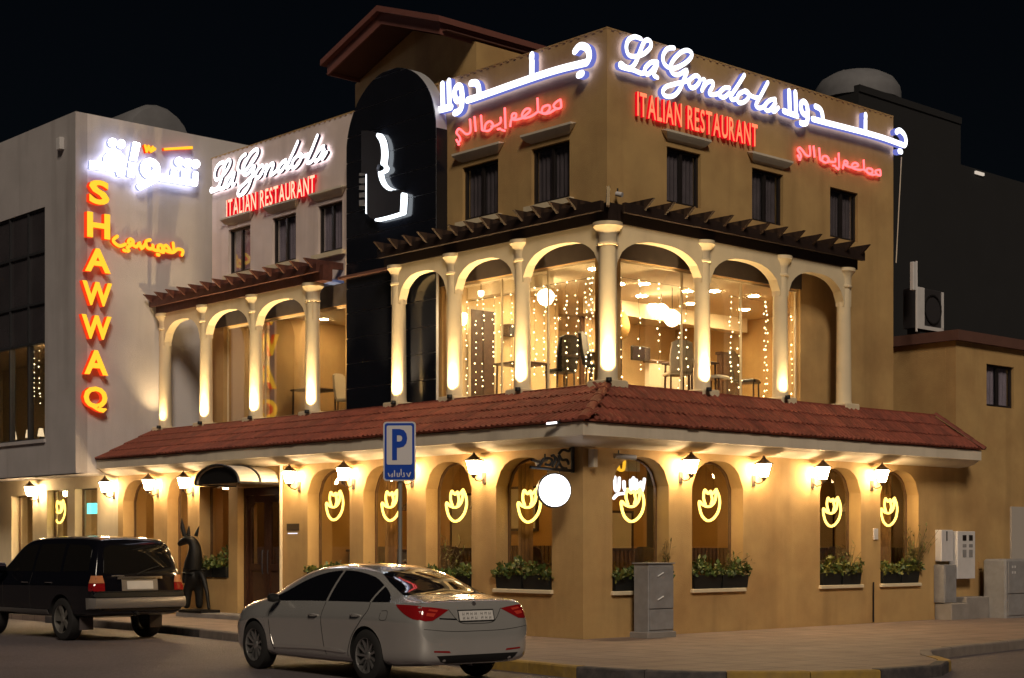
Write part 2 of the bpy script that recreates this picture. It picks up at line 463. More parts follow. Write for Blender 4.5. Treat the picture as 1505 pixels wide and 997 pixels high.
# ================================================================== SETTING
ASPH = mat("asphalt", (0.125, 0.105, 0.112), 0.62, noise=0.30, nscale=14, bump=0.9, bscale=38, col2=(0.075, 0.062, 0.065), c2scale=0.5, c2amt=0.6)
PAVE = mat("paving", (0.25, 0.185, 0.15), 0.75, noise=0.16, nscale=2.2, bump=0.4, bscale=35, col2=(0.17, 0.12, 0.095), c2scale=0.8, c2amt=0.6)
def add_paving_joints(m):
    nt = m.node_tree; N = nt.nodes; Lk = nt.links; b = N["Principled BSDF"]
    src = b.inputs["Base Color"].links[0].from_socket
    g = N.new("ShaderNodeNewGeometry"); br = N.new("ShaderNodeTexBrick")
    br.inputs["Scale"].default_value = 1.0; br.offset = 0.0
    br.inputs["Brick Width"].default_value = 0.6; br.inputs["Row Height"].default_value = 0.6
    br.inputs["Mortar Size"].default_value = 0.012
    Lk.new(g.outputs["Position"], br.inputs["Vector"])
    mx = N.new("ShaderNodeMix"); mx.data_type = 'RGBA'; mx.inputs[7].default_value = (0.075, 0.055, 0.045, 1)
    fm = N.new("ShaderNodeMath"); fm.operation = 'MULTIPLY'; fm.inputs[1].default_value = 0.75
    Lk.new(br.outputs["Fac"], fm.inputs[0]); Lk.new(fm.outputs[0], mx.inputs[0]); Lk.new(src, mx.inputs[6])
    Lk.new(mx.outputs[2], b.inputs["Base Color"])
add_paving_joints(PAVE)
structure(MB().add([(-900,-900,-.14),(900,-900,-.14),(900,900,-.14),(-900,900,-.14)], [(0,1,2,3)]).build("road", ASPH))
KERB = [(-2.25,40),(-2.6,15),(-2.93,8.17),(-3.25,5.74),(-3.75,1.2),(-4.21,-3.02),(-4.36,-4.1),(-4.25,-5.0),(-3.75,-5.9),(-2.9,-6.7),(-1.95,-7.15),(-0.7,-7.25),(0.35,-6.75),(1.05,-6.0),(1.87,-5.45),(3.13,-5.26),(5.23,-5.03),(9.0,-4.7),(22.0,-4.0)]
inner = []
KW = 0.17
for i, p in enumerate(KERB):
    a = Vector(KERB[max(i-1,0)]); b = Vector(KERB[min(i+1,len(KERB)-1)]); t = (b-a).normalized()
    inner.append((p[0]-t.y*KW, p[1]+t.x*KW))
pv = MB(); n = len(inner)
pv.add([(x,y,0) for x,y in inner] + [(22,40,0)], [list(range(n+1))])
pv.add([(x,y,0) for x,y in inner] + [(x,y,-.14) for x,y in inner], [(i,i+1,n+i+1,n+i) for i in range(n-1)])
pavement = structure(pv.build("pavement", PAVE))
KY = mat("kerb_yellow_paint", (0.36, 0.225, 0.045), 0.75, noise=0.2, nscale=6, rnd=0.12, col2=(0.22, 0.15, 0.07), c2scale=7, c2amt=0.6)
KB = mat("kerb_black_paint", (0.045, 0.04, 0.042), 0.75, noise=0.25, nscale=6, rnd=0.1, col2=(0.12, 0.10, 0.09), c2scale=7, c2amt=0.6)
KC = mat("kerb_concrete", (0.20, 0.165, 0.14), 0.85, noise=0.2, nscale=5, rnd=0.1)
# kerb stones, alternately painted, one by one along the edge
line = []
for i in range(len(KERB)-1):
    a, b = Vector(KERB[i]), Vector(KERB[i+1]); a2, b2 = Vector(inner[i]), Vector(inner[i+1])
    m = max(1, round((b-a).length/0.06))
    for k in range(m): line.append((a.lerp(b, k/m), a2.lerp(b2, k/m)))
line.append((Vector(KERB[-1]), Vector(inner[-1])))
acc = 0; start = 0; idx = 0
for i in range(1, len(line)):
    acc += (line[i][0]-line[i-1][0]).length
    y = line[i][0].y; x = line[i][0].x
    if y > 14 or x > 11: start = i; acc = 0; continue
    if acc >= 0.98 or i == len(line)-1:
        j0, j1 = start, i
        sel = [j0 + (j1-j0)*q/4 for q in range(5)]
        pts = [line[int(round(s))] for s in sel]
        g = 0.006
        dd = (pts[-1][0]-pts[0][0]).normalized()*g
        pts[0] = (pts[0][0]+dd, pts[0][1]+dd); pts[-1] = (pts[-1][0]-dd, pts[-1][1]-dd)
        mb = MB(); h = 0.012 + rng.uniform(-.004,.004); c = 0.02
        for o_, i_ in pts:
            w = (i_-o_).normalized()
            o2 = o_ + w*c
            mb.v += [(o_.x,o_.y,-.2),(o_.x,o_.y,h-c),(o2.x,o2.y,h),(i_.x,i_.y,h),(i_.x,i_.y,-.2)]
        for q in range(4):
            for r in range(4): mb.f.append([q*5+r, q*5+r+1, (q+1)*5+r+1, (q+1)*5+r]); mb.m.append(0)
        for q in (0, 4): mb.f.append([q*5+r for r in range(5)]); mb.m.append(0)
        painted = (-6.9 > y) or (x < -2.2 and y < 3.0) or y < -5.5
        mm = (KY if idx % 4 < 2 else KB) if painted else (KB if (idx % 5) < 2 and y > 2 else KC)
        if x > 1.0: mm = KC
        mb.build("kerb_stone", mm, pavement)
        idx += 1; start = i; acc = 0

# ================================================================== RESTAURANT
R = thing("restaurant_building", "ochre two-fronted corner restaurant with arcaded balcony above a red tiled canopy", "restaurant", (0,0,0))
WT = 0.36
Z_GF = 3.30
# openings on the left front (Y ranges) and the right front (X ranges)
WL = [(LY(811), LY(729)), (LY(693), LY(626)), (LY(598), LY(534)), (LY(514), LY(452))]
DOOR = (LY(412), LY(349))
WL2 = [(LY(336), LY(293)), (LY(276), LY(246)), (LY(226), LY(181))]
SILL, SPR, APX = 0.80, 2.60, 3.08
YS = 15.65                                     # face of the neighbour
opsL = [(a, b, SILL, SPR, APX) for a, b in WL] + [(DOOR[0], DOOR[1], 0.10, 2.78, 2.78)] + \
       [(WL2[0][0], WL2[0][1], 0.85, 2.85, 2.85)] + [(a, b, 0.5, SPR, APX) for a, b in WL2[1:]]
WR = [(RX(900), RX(983)), (RX(1017), RX(1092)), (RX(1205), RX(1265)), (RX(1294), RX(1350))]
opsR = [(a, b, 0.78, SPR, APX) for a, b in WR]
wl = MB(); wall_with_openings(wl, mapL(0), 0, YS-.004, 0, Z_GF, WT, opsL)
wl.build("left_ground_wall", OCHRE, R)
wr = MB(); wall_with_openings(wr, mapR(0), WT, 15.5, 0, Z_GF, WT, opsR)
wr.build("right_ground_wall", OCHRE, R)
for a, b in WL: arched_window(R, mapL(0), a, b, SILL, SPR, APX, -0.28)
for a, b in WL2[1:]: arched_window(R, mapL(0), a, b, 0.5, SPR, APX, -0.28)
arched_window(R, mapL(0), *WL2[0], 0.85, 2.85, 2.851, -0.28)
for a, b in WR: arched_window(R, mapR(0), a, b, 0.78, SPR, APX, -0.28)
# sills
for (a, b) in WL:
    MB().cbox(-.06, a-.04, SILL-.06, .02, b+.04, SILL+.003, .012).build("sill", CREAM, R)
for (a, b) in WR:
    MB().cbox(a-.04, -.06, .72, b+.04, .02, .783, .012).build("sill", CREAM, R)
# ---- slabs, ceilings, inner rooms
MB().box(WT+.002, WT+.002, 3.26, 15.4, 15.6, 3.5).build("ground_ceiling", INCEIL, R)
MB().box(WT+.002, WT+.002, -.05, 15.4, 15.6, .03).build("ground_floor_slab", INFLOOR, R)
MB().box(15.4, .36, 0, 15.5, 15.6, 4.3).box(.36, 15.5, .03, 15.4, 15.6, 3.26).build("ground_back_wall", INAMB, R)
MB().box(WT+.002, WT+.002, .031, 15.3, 8.24, .48).build("raised_dining_floor", INFLOOR, R)
gp = MB()
gp.box(3.3, 3.5, .03, 3.42, 8.4, 3.26).box(3.3, 3.38, .03, 5.2, 3.5, 3.26).box(6.4, 3.38, .03, 15.4, 3.5, 3.26)
gp.box(WT, 8.25, .03, 3.3, 8.4, 3.26).box(2.6, 8.4, .03, 2.72, 15.5, 3.26)
gp.box(5.2, 6.5, .03, 6.4, 6.6, 3.26)
gp.build("ground_partition", INAMB, R)
# ---- entrance: double door under a barrel canopy
dr = part_empty("entrance_door", R)
dm = (DOOR[0]+DOOR[1])/2
fr = MB(); f = .09
for r in ((DOOR[0],.1,DOOR[0]+f,2.78),(DOOR[1]-f,.1,DOOR[1],2.78),(DOOR[0]+f,2.62,DOOR[1]-f,2.78)):
    fr.prism([(r[0],r[1]),(r[2],r[1]),(r[2],r[3]),(r[0],r[3])], mapL(0), -.30, -.16)
for s in (-1, 1):                                # corner braces
    e = DOOR[0]+f if s < 0 else DOOR[1]-f
    fr.prism([(e, 2.28),(e, 2.40),(e-s*.26, 2.62),(e-s*.38, 2.62)], mapL(0), -.27, -.19)
fr.build("frame", DOORW, dr)
for u0, u1, hx in ((DOOR[0]+f, dm-.004, dm-.1), (dm+.004, DOOR[1]-f, dm+.1)):
    lf = MB(); m_ = mapL(0); st = .11
    for r in ((u0,.1,u0+st,2.61),(u1-st,.1,u1,2.61),(u0+st,.1,u1-st,.36),(u0+st,2.47,u1-st,2.61),(u0+st,1.02,u1-st,1.16)):
        lf.prism([(r[0],r[1]),(r[2],r[1]),(r[2],r[3]),(r[0],r[3])], m_, -.28, -.22)
    leaf = lf.build("door_leaf", DOORW, dr)
    MB().prism([(u0+st,.36),(u1-st,.36),(u1-st,1.02),(u0+st,1.02)], m_, -.26, -.245).build("lower_panel", INWOOD, dr)
    MB().prism([(u0+st,1.16),(u1-st,1.16),(u1-st,2.47),(u0+st,2.47)], m_, -.258, -.25).build("pane", GLASSD, dr)
    MB().tube([(.17, hx, .95), (.155, hx, 1.0), (.155, hx, 1.4), (.17, hx, 1.45)], .014).build("handle", STEEL, dr)
MB().cbox(-.55, DOOR[0]-.2, 0, .22, LY(290), .10, .01).build("entrance_step", CONC, R)
cn = part_empty("entrance_canopy", R)
y0, y1 = DOOR[0]-.02, DOOR[1]+.04
ym, hw, zb_, ri = (y0+y1)/2, (y1-y0)/2, 2.83, .38
def vault(k, off=0.0, n=14): a = math.pi*k/n; return (ym-(hw-off)*math.cos(a), zb_+(ri-off)*math.sin(a))
sh = MB()
for k in range(14):
    (a, b), (c, d) = vault(k), vault(k+1); (a2, b2), (c2, d2) = vault(k, .03), vault(k+1, .03)
    sh.add([(-1.0,a,b),(-1.0,c,d),(-.002,c,d),(-.002,a,b)], [(0,1,2,3)])
    sh.add([(-1.0,a2,b2),(-1.0,c2,d2),(-.002,c2,d2),(-.002,a2,b2)], [(0,1,2,3)])
sh.build("canopy_shell", WHITEP, cn)
rim = MB()
for X in (-1.02, -.5):
    rim.tube([(X, *vault(k)) for k in range(15)], .03, 6)
rim.tube([(-1.02, y0, zb_), (-.01, y0, zb_)], .03).tube([(-1.02, y1, zb_), (-.01, y1, zb_)], .03)
rim.prism([vault(k, .04) for k in range(15)], lambda a, b, d: (-.96+d, a, b), 0, .01)
rim.build("canopy_frame", IRON, cn)
MB().tube([(-.05, LY(416), .1), (-.05, LY(416), 3.25)], .035).build("drain_pipe", CREAM, R)
# ---- eave band under the tiles (mitred at the corner)
def sweepL(prof, YE, XE, name, m, smooth=True):
    mb = MB(); k = len(prof)
    for P in ((lambda o: (-o, YE)), (lambda o: (-o, -o)), (lambda o: (XE, -o))):
        mb.v += [(*P(o), z) for o, z in prof]
    for s in range(2):
        for i in range(k-1): mb.f.append([s*k+i, s*k+i+1, (s+1)*k+i+1, (s+1)*k+i]); mb.m.append(0)
    for s in (0, 2): mb.f.append([s*k+i for i in range(k)]); mb.m.append(0)
    return mb.build(name, m, R, smooth)
XE = 11.30
EO = 0.56
sweepL([(.002,3.20),(.20,3.215),(.38,3.26),(.47,3.31),(.50,3.34),(EO,3.345),(EO,3.555),(-.3,3.60),(-.3,3.30)], YS-.006, XE, "eave", WHITEP)
# ---- tiled canopy
RT_X, RT_Y, RT_Z = 0.92, 0.33, 4.30             # top line of the left / right slope
EZ = 3.57
roof = MB()
eL0, eC, eR1 = (-EO-.04, YS-.01, EZ), (-EO-.04, -EO-.04, EZ), (XE+.06, -EO-.04, EZ)
tL0, tC, tR1 = (RT_X, YS-.01, RT_Z), (RT_X, RT_Y, RT_Z), (XE-.35, RT_Y, RT_Z)
roof.add([eL0,eC,tC,tL0], [(0,1,2,3)]).add([eC,eR1,tR1,tC], [(0,1,2,3)]).add([eR1,(XE+.06,.3,EZ),tR1], [(0,1,2)])
roof.add([eL0,eC,eR1,(XE+.06,.6,EZ-.02),(.6,.6,EZ-.02),(.6,YS-.01,EZ-.02)], [(0,1,2,3,4,5)])
roof_o = roof.build("canopy_roof", TILE, R)
TW = 0.28
def tile_mesh(name, length):
    xs = [(0,.004),(.018,.026),(.042,.034),(.066,.026),(.082,.006),(.14,.004),(.158,.026),(.182,.034),(.206,.026),(.222,.006),(TW,.004)]
    mb = MB(); n = len(xs)
    for y, lift in ((0,.020),(length,.0)):
        mb.v += [(x,y,z+lift) for x,z in xs]
    mb.v += [(x,0.0,-.004) for x,z in xs]
    for i in range(n-1):
        mb.f.append([i,i+1,n+i+1,n+i]); mb.m.append(0)
        mb.f.append([2*n+i,2*n+i+1,i+1,i]); mb.m.append(0)
    mb.f += [[0,n,2*n],[n-1,3*n-1,2*n-1]]; mb.m += [0,0]
    me = bpy.data.meshes.new(name); me.from_pydata(mb.v,[],mb.f); me.materials.append(TILE)
    return me
def frame_from(o, ex, ey):
    ex = Vector(ex).normalized(); ey = Vector(ey).normalized(); ez = ex.cross(ey).normalized()
    m = Matrix((ex, ey, ez)).transposed().to_4x4(); m.translation = Vector(o); return m
spots = []
dl = Vector(tC)-Vector(eC)
upR = Vector((0, RT_Y+EO+.04, RT_Z-EZ)); upL = Vector((RT_X+EO+.04, 0, RT_Z-EZ))
nR, nL = 3, 4
tmR, tmL = tile_mesh("roof_tile", upR.length/nR+.02), tile_mesh("roof_tile", upL.length/nL+.02)
for r in range(nR):
    x = -EO-.02
    while x < XE-.02:
        fr_ = r/nR; hip = eC[0] + (tC[0]-eC[0])*(r+.35)/nR; end = (XE+.06) + (tR1[0]-XE-.06)*(r+.7)/nR
        if hip-.1 < x < end-TW:
            spots.append((tmR, frame_from(Vector((x,-EO-.05,EZ+.004))+upR*fr_, (1,0,0), upR)))
        x += TW
for r in range(nL):
    y = YS-.03
    while y > -EO:
        hip = eC[1] + (tC[1]-eC[1])*(r+.35)/nL
        if y-TW > hip-.15:
            spots.append((tmL, frame_from(Vector((-EO-.05,y,EZ+.004))+upL*(r/nL), (0,-1,0), upL)))
        y -= TW
camv = Vector((CAM[0], CAM[1], EYE))
spots.sort(key=lambda s: (s[1].translation-camv).length)
for me, M_ in spots[:300]:
    o = link("roof_tile", me, roof_o); o.matrix_world = M_ @ Matrix.Translation((rng.gauss(0,.004), rng.gauss(0,.006), rng.gauss(0,.002))) @ Matrix.Rotation(rng.gauss(0,.007), 4, "Z")
rest = MB()
for me, M_ in spots[300:]:
    rest.add([M_ @ v.co for v in me.vertices], [list(p.vertices) for p in me.polygons])
if rest.v: rest.build("roof_tile_rows", TILE, roof_o, kind="stuff", recalc=False)
# hip caps and ridge caps along the top
def caps(p0, p1, name, nn, r=.09):
    p0, p1 = Vector(p0), Vector(p1)
    for i in range(nn):
        a, b = p0.lerp(p1, i/nn), p0.lerp(p1, (i+1)/nn+.02)
        t = (b-a).normalized(); s = t.cross(Vector((0,0,1))).normalized(); u_ = s.cross(t)
        mb = MB()
        for q, rr in ((a, r*1.08), (b, r*.92)):
            mb.v += [tuple(q + s*rr*math.cos(math.pi*k/6) + u_*rr*math.sin(math.pi*k/6)*.75) for k in range(7)]
        mb.f = [[k,k+1,k+8,k+7] for k in range(6)] + [list(range(7))]; mb.m = [0]*7
        mb.build(name, TILE, roof_o, recalc=False)
caps(Vector(eC)+Vector((0,0,.02)), Vector(tC)+Vector((0,0,.03)), "hip_cap", 5)
caps(eR1, Vector(tR1)+Vector((0,0,.03)), "hip_cap", 4)
MB().box(RT_X-.03, RT_Y+.1, RT_Z-.02, RT_X+.10, YS-.01, RT_Z+.045).build("ridge_band", TILE, R)
MB().box(RT_X-.03, RT_Y-.03, RT_Z-.02, XE-.4, RT_Y+.10, RT_Z+.047).build("ridge_band", TILE, R)
# balcony deck
MB().box(RT_X+.1, RT_Y+.1, 4.0, 10.36, YS-.02, 4.28).build("balcony_deck", CONC, R)

# ---- tower walls
TX, TY = 1.60, 1.00
Z1, Z2 = 7.20, 10.73
TXE = 10.38
YGE = 14.05
ulw = [(1.95, 2.96), (3.89, 4.93), (8.87, 9.76), (10.59, 11.52), (12.41, 13.33)]
urw = [(3.17, 4.12), (5.63, 6.60), (8.14, 9.10)]
mb = MB(); wall_with_openings(mb, mapL(TX), TY, 7.2, Z1, Z2, .25, [(a, b, 7.89, 8.93, 8.93) for a, b in ulw[:2]])
mb.build("left_upper_wall", OCHRE, R)
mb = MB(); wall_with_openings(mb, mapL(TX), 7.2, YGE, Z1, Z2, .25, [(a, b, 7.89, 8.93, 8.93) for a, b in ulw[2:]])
mb.build("pale_upper_wall", SIGNLIT, R)
mb = MB(); wall_with_openings(mb, mapR(TY), TX+.25, TXE, Z1, Z2, .25, [(a, b, 7.88, 8.90, 8.90) for a, b in urw])
mb.build("right_upper_wall", OCHRE, R)
for i, (a, b) in enumerate(ulw):
    casement(R, mapL(TX), a, b, 7.89, 8.93, -.07, pane=WINDARK if i < 2 else CURTAIN)
for a, b in urw: casement(R, mapR(TY), a, b, 7.88, 8.90, -.07)
# window hoods (coved) and sills
def hood(mapf, a, b, z):
    for i in range(1):
        pf = [(0, z), (.06, z+.03), (.11, z+.09), (.14, z+.13), (.14, z+.17), (0, z+.17)]
        m_ = MB(); k = len(pf)
        m_.v = [tuple(mapf(a+.16-q[0]*1.2, q[1], q[0])) for q in pf[:-1]]+[tuple(mapf(a-.02, pf[-1][1], 0))] + [tuple(mapf(b-.16+q[0]*1.2, q[1], q[0])) for q in pf[:-1]]+[tuple(mapf(b+.02, pf[-1][1], 0))]
        m_.f = [[i_, (i_+1) % k, k+(i_+1) % k, k+i_] for i_ in range(k)] + [list(range(k)), list(range(k, 2*k))]; m_.m = [0]*len(m_.f)
        m_.build("window_hood", WHITEP, R)
for a, b in ulw: hood(mapL(TX), a-.16, b+.16, 9.03)
for a, b in urw[:2]: hood(mapR(TY), a-.14, b+.14, 9.0)
for a, b in ulw: MB().box(TX-.10, a-.12, 7.76, TX+.01, b+.12, 7.86).build("sill", CREAM, R)
# parapet crenel drip and roof
MB().box(TX-.008, TY-.008, Z2, TX+.26, YGE+.004, Z2+.02).box(TX+.26, TY-.008, Z2, TXE+.004, TY+.26, Z2+.02).build("parapet_coping", OCHRE, R)
cr = MB()
y = TY+.1
while y < YGE:
    cr.box(TX-.02, y, Z2-.022, TX-.002, y+.06, Z2-.002); y += .19
x = TX+.1
while x < TXE:
    cr.box(x, TY-.02, Z2-.022, x+.06, TY-.002, Z2-.002); x += .19
cr.build("parapet_dentils", OCHRE, R, kind="stuff")
MB().box(TX+.25, TY+.25, 9.9, TXE, YGE, 10.1).build("flat_roof", CONC, R)
MB().box(TXE-.25, TY+.25, 4.3, TXE, 12.0, Z2).box(TX+.25, YGE-.25, Z1, 9, YGE, Z2).box(TX+.25, 11.8, 4.3, TXE, 12.0, 9.9).build("rear_wall", OCHRE, R)
# lower storey of the tower: glazing openings
GZ = 6.68
mb = MB(); wall_with_openings(mb, mapL(TX), TY, YGE, 4.28, Z1, .25, [(1.30, 5.56, 4.42, GZ, GZ), (8.75, 13.55, 4.42, GZ, GZ)])
mb.build("left_balcony_wall", OCHRE, R)
GRX = (1.95, 7.15)
mb = MB(); wall_with_openings(mb, mapR(TY), TX+.25, TXE, 4.28, Z1, .25, [(GRX[0], GRX[1], 4.42, GZ, GZ)])
mb.build("right_balcony_wall", OCHRE, R)
def glazing(mapf, cuts, z0, z1, d, GLASS=GLASS):
    g = part_empty("glazing", R)
    fm = MB()
    for c in cuts: fm.prism([(c-.012,z0+.04),(c+.012,z0+.04),(c+.012,z1-.04),(c-.012,z1-.04)], mapf, d-.05, d-.01)
    fm.prism([(cuts[0]-.025,z0),(cuts[-1]+.025,z0),(cuts[-1]+.025,z0+.04),(cuts[0]-.025,z0+.04)], mapf, d-.06, d)
    fm.prism([(cuts[0]-.025,z1-.04),(cuts[-1]+.025,z1-.04),(cuts[-1]+.025,z1),(cuts[0]-.025,z1)], mapf, d-.06, d)
    fm.build("frame", CREAM, g)
    for a, b in zip(cuts[:-1], cuts[1:]):
        MB().prism([(a+.012,z0+.04),(b-.012,z0+.04),(b-.012,z1-.04),(a+.012,z1-.04)], mapf, d-.035, d-.025).build("pane", GLASS, g)
glazing(mapL(TX), [1.33, 2.62, 3.90, 5.53], 4.42, GZ, -.08)
glazing(mapL(TX), [8.78, 10.35, 11.95, 13.52], 4.42, GZ, -.08, GLASSR)
glazing(mapR(TY), [1.98, 3.70, 5.42, 7.12], 4.42, GZ, -.08)
# dark sheets added over the lintel to darken it against uplight spill
LINT = mat("dark_lintel_board", (0.075, 0.058, 0.05), 0.75, noise=0.15)
MB().box(TX-.03, 1.02, GZ+.002, TX-.003, 5.60, 7.135).box(TX-.03, 8.15, GZ+.002, TX-.003, 13.9, 7.135).build("lintel_board", LINT, R)
MB().box(TX+.0, TY-.03, GZ+.002, 7.16, TY-.003, 7.135).build("lintel_board", LINT, R)
# veranda ceiling strip
MB().box(1.21, 8.8, 7.14, TX-.002, 13.9, 7.19).build("veranda_sheet", mat("blue_roof_sheet", (.16, .24, .62), .4), R)
MB().box(1.2, TY-.41, 7.14, TX-.002, 8.5, 7.19).box(TX, .6, 7.14, 8.0, TY-.002, 7.19).build("veranda_ceiling", SOFFIT, R)
# ---- upstairs rooms
CZ = 6.74
up = MB()
up.box(TX+.25, TY+.25, CZ, TXE-.25, 7.1, CZ+.1).box(TX+.25, 8.2, CZ, 9, 13.8, CZ+.1)
up.build("upper_ceiling", INCEIL, R)
MB().box(TX+.25, TY+.25, 4.28, TXE-.25, 11.8, 4.36).build("upper_floor", INFLOOR, R)
up = MB()
up.box(TX+.25, 5.6, 4.36, 4.7, 5.75, CZ).box(4.7, 5.6, 4.36, 4.85, 7.0, CZ).box(4.85, 7.0, 4.36, TXE-.25, 7.1, CZ)
up.box(TX+.25, 8.2, 4.36, 5.5, 8.3, CZ).box(5.0, 8.3, 4.36, 5.1, 13.8, CZ).box(TX+.25, 13.6, 4.36, 5.0, 13.8, CZ)
up.build("upper_partition", INWALL, R)
up = MB()     # dropped bulkhead with cove
up.box(4.9, 4.6, CZ-.32, 9.9, 4.9, CZ-.002).box(2.3, 3.4, CZ-.22, 2.6, 5.58, CZ-.002)
up.build("ceiling_bulkhead", INCEIL, R)

# ---- arcade columns
COLY = [2.67, 4.58, 6.30, 9.24, 11.42, 13.50, 15.35]
COLX = [3.58, 5.87, 7.91]
CXL, CYR = 1.10, 0.50
def column(x, y, k=1.0):
    c = part_empty("column", R)
    MB().lathe([(.165*k,4.40),(.165*k,4.43),(.155*k,4.46),(.15*k,5.4),(.135*k,6.73)], (x,y,0), 18).build("shaft", CREAM, c, True)
    MB().lathe([(.140*k,6.73),(.165*k,6.74),(.17*k,6.77),(.145*k,6.79),(.145*k,6.90),(.17*k,6.98),(.215*k,7.04),(.235*k,7.06),(.235*k,7.125)], (x,y,0), 18).build("capital", CREAM, c, True)
    MB().cbox(x-.23*k, y-.23*k, 4.28, x+.23*k, y+.23*k, 4.40, .015).build("plinth", CREAM, c)
column(CXL, CYR, 1.12)
for y in COLY: column(CXL, y)
for x in COLX: column(x, CYR)
def arcade(mapf, cs, a0, a1):
    mb = MB(); ops = [(p+.13, q-.13, 6.36, 6.44, 6.91) for p, q in zip(cs[:-1], cs[1:])]
    wall_with_openings(mb, mapf, a0, a1, 6.36, 7.128, .20, ops, seg=18)
    mb.build("arcade_wall", CREAM, R)
arcade(mapL(CXL-.10), [CYR]+COLY[:3], CYR+.12, COLY[2]+.12)
arcade(mapL(CXL-.10), COLY[3:], COLY[3]-.12, COLY[6]+.12)
arcade(mapR(CYR-.10), [CXL]+COLX, CXL-.1, COLX[2]+.12)
# ---- pergola beams and rafters
def pergola(mapf, a0, a1, cs, wallout, WOOD=WOOD):
    pg = part_empty("pergola", R)
    mb = MB()
    for o0, o1 in ((-.12, .12), (.22, .30)):
        mb.prism([(a0, 7.13+(.16 if o0 > 0 else 0)), (a1, 7.13+(.16 if o0 > 0 else 0)), (a1, 7.46), (a0, 7.46)], mapf, o0, o1)
    mb.build("beam", WOOD, pg)
    for c in cs:
        pf = [(-wallout+.003, 7.43), (-wallout+.003, 7.57), (.52, 7.57), (.30, 7.39), (.10, 7.39)]
        m_ = MB(); k = len(pf)
        m_.v = [tuple(mapf(c-.03, z, o)) for o, z in pf] + [tuple(mapf(c+.03, z, o)) for o, z in pf]
        m_.f = [[i_, (i_+1) % k, k+(i_+1) % k, k+i_] for i_ in range(k)] + [list(range(k)), list(range(k, 2*k))]; m_.m = [0]*len(m_.f)
        m_.build("rafter", WOOD, pg)
pergola(mapL(CXL), CYR-.12, 6.62, [.98+.455*i for i in range(13)], .5)
pergola(mapL(CXL), 8.70, 15.58, [8.85+.51*i for i in range(14)], .5, mat("red_brown_timber", (0.085, 0.028, 0.020), 0.55, noise=0.3, nscale=12))  # left timber coloured redder for the red sign light on it
pergola(mapR(CYR), CXL+.13, 8.22, [1.72+.53*i for i in range(13)], .5)
pg_c = [(CXL-.62, CYR-.62), (CXL+.45, CYR+.45)]
MB().add([(CXL-.62,CYR-.58,7.58),(CXL-.58,CYR-.62,7.58),(CXL+.5,CYR+.46,7.58),(CXL+.46,CYR+.5,7.58),(CXL-.3,CYR-.26,7.36),(CXL-.26,CYR-.3,7.36),(CXL+.5,CYR+.46,7.36),(CXL+.46,CYR+.5,7.36)],
         [(0,1,2,3),(4,5,6,7),(0,4,5,1),(1,5,6,2),(3,7,4,0),(2,6,7,3)]).build("corner_rafter", WOOD, R)

# ---- black clad entrance tower with rounded head
PX = 1.30
PY0, PY1 = LY(640, PX), LY(509, PX)
pm = (PY0+PY1)/2; pr = (PY1-PY0)/2; PZT = onX(575, 101, PX)[1]; PZS = PZT-pr
clad = part_empty("cladding", R)
def half_w(z): return pr if z <= PZS else math.sqrt(max(0, pr*pr-(z-PZS)**2))
def outline(z0, z1, a, b, n=8):
    """part of the rounded panel between z0,z1 and a..b (relative to the axis)"""
    L_, R_ = [], []
    for i in range(n+1):
        z = z0+(z1-z0)*i/n; h = half_w(z)
        lo, hi = max(a, -h), min(b, h)
        if hi-lo > .01: L_.append((pm+lo, z)); R_.append((pm+hi, z))
    return L_ + R_[::-1]
full = [(pm-pr, 4.28), (pm+pr, 4.28)] + [(pm+pr*math.cos(math.pi*i/28), PZS+pr*math.sin(math.pi*i/28)) for i in range(29)]
upper = [(pm-pr, 7.2), (pm+pr, 7.2)] + full[2:]
MB().prism(upper, mapL(PX), -.295, -.022).prism([(pm-pr,4.28),(pm+pr,4.28),(pm+pr,7.198),(pm-pr,7.198)], mapL(PX), -.08, -.022).build("backing", BACKAL, clad)
z = 4.30; r = 0
while z < PZT-.02:
    z1 = min(z+.525, PZT-.01)
    cuts = [-pr, -.42+(.0 if r % 2 else .9), pr]
    for a, b in zip(cuts[:-1], cuts[1:]):
        if r < 6 or r % 2 == 1 or True:
            ol = outline(z+.008, z1-.008, a+.005, b-.005)
            if len(ol) >= 6: MB().prism(ol, mapL(PX), -.02, 0).build("cladding_panel", BLACKP, clad)
    z = z1; r += 1
MB().box(PX+.02, PY0-.016, 7.2, TX-.01, PY0-.002, PZS).build("cladding_return", BLACKP, R)
# ---- gabled stair tower behind
GX = 2.60
gy1, gy0 = LY(522, GX), LY(700, GX)
gm = (gy0+gy1)/2
FX = GX-.85
za = onX(570, 13, FX)[1]; zel = onX(482, 93, FX)[1]
ov = LY(481, FX)-gm
sl = (za-zel)/ov
gz_w = za-.12-sl*(gy1-gm)
gb = MB()
gb.prism([(gy0,9.9),(gy1,9.9),(gy1,gz_w-.1),(gm,za-.22),(gy0,gz_w-.1)], mapL(GX), -5.0, 0)
gb.build("gable_wall", OCHRE, R)
rf = MB()
for s in (-1, 1):
    e = (gm+s*ov, za-sl*ov)
    for m0, t0, t1, d0, d1 in ((0, -.02, .10, -5.3, GX-FX+.12),):
        rf.prism([(gm, za+t0), (gm, za+t1), (e[0]+s*.1, e[1]+t1-sl*.1), (e[0]+s*.1, e[1]+t0-sl*.1)], mapL(GX), d0, d1)
rf.build("gable_roof", BRICKRED, R)
fs = MB()
for s in (-1, 1):
    e = (gm+s*ov, za-sl*ov)
    fs.prism([(gm, za-.022), (gm, za-.26), (e[0], e[1]-.26), (e[0], e[1]-.022)], mapL(GX), GX-FX-.05, GX-FX)
    fs.prism([(e[0]-s*.05, e[1]-.02), (e[0], e[1]-.02), (e[0], e[1]-.26), (e[0]-s*.05, e[1]-.26)], mapL(GX), -5.2, GX-FX-.052)
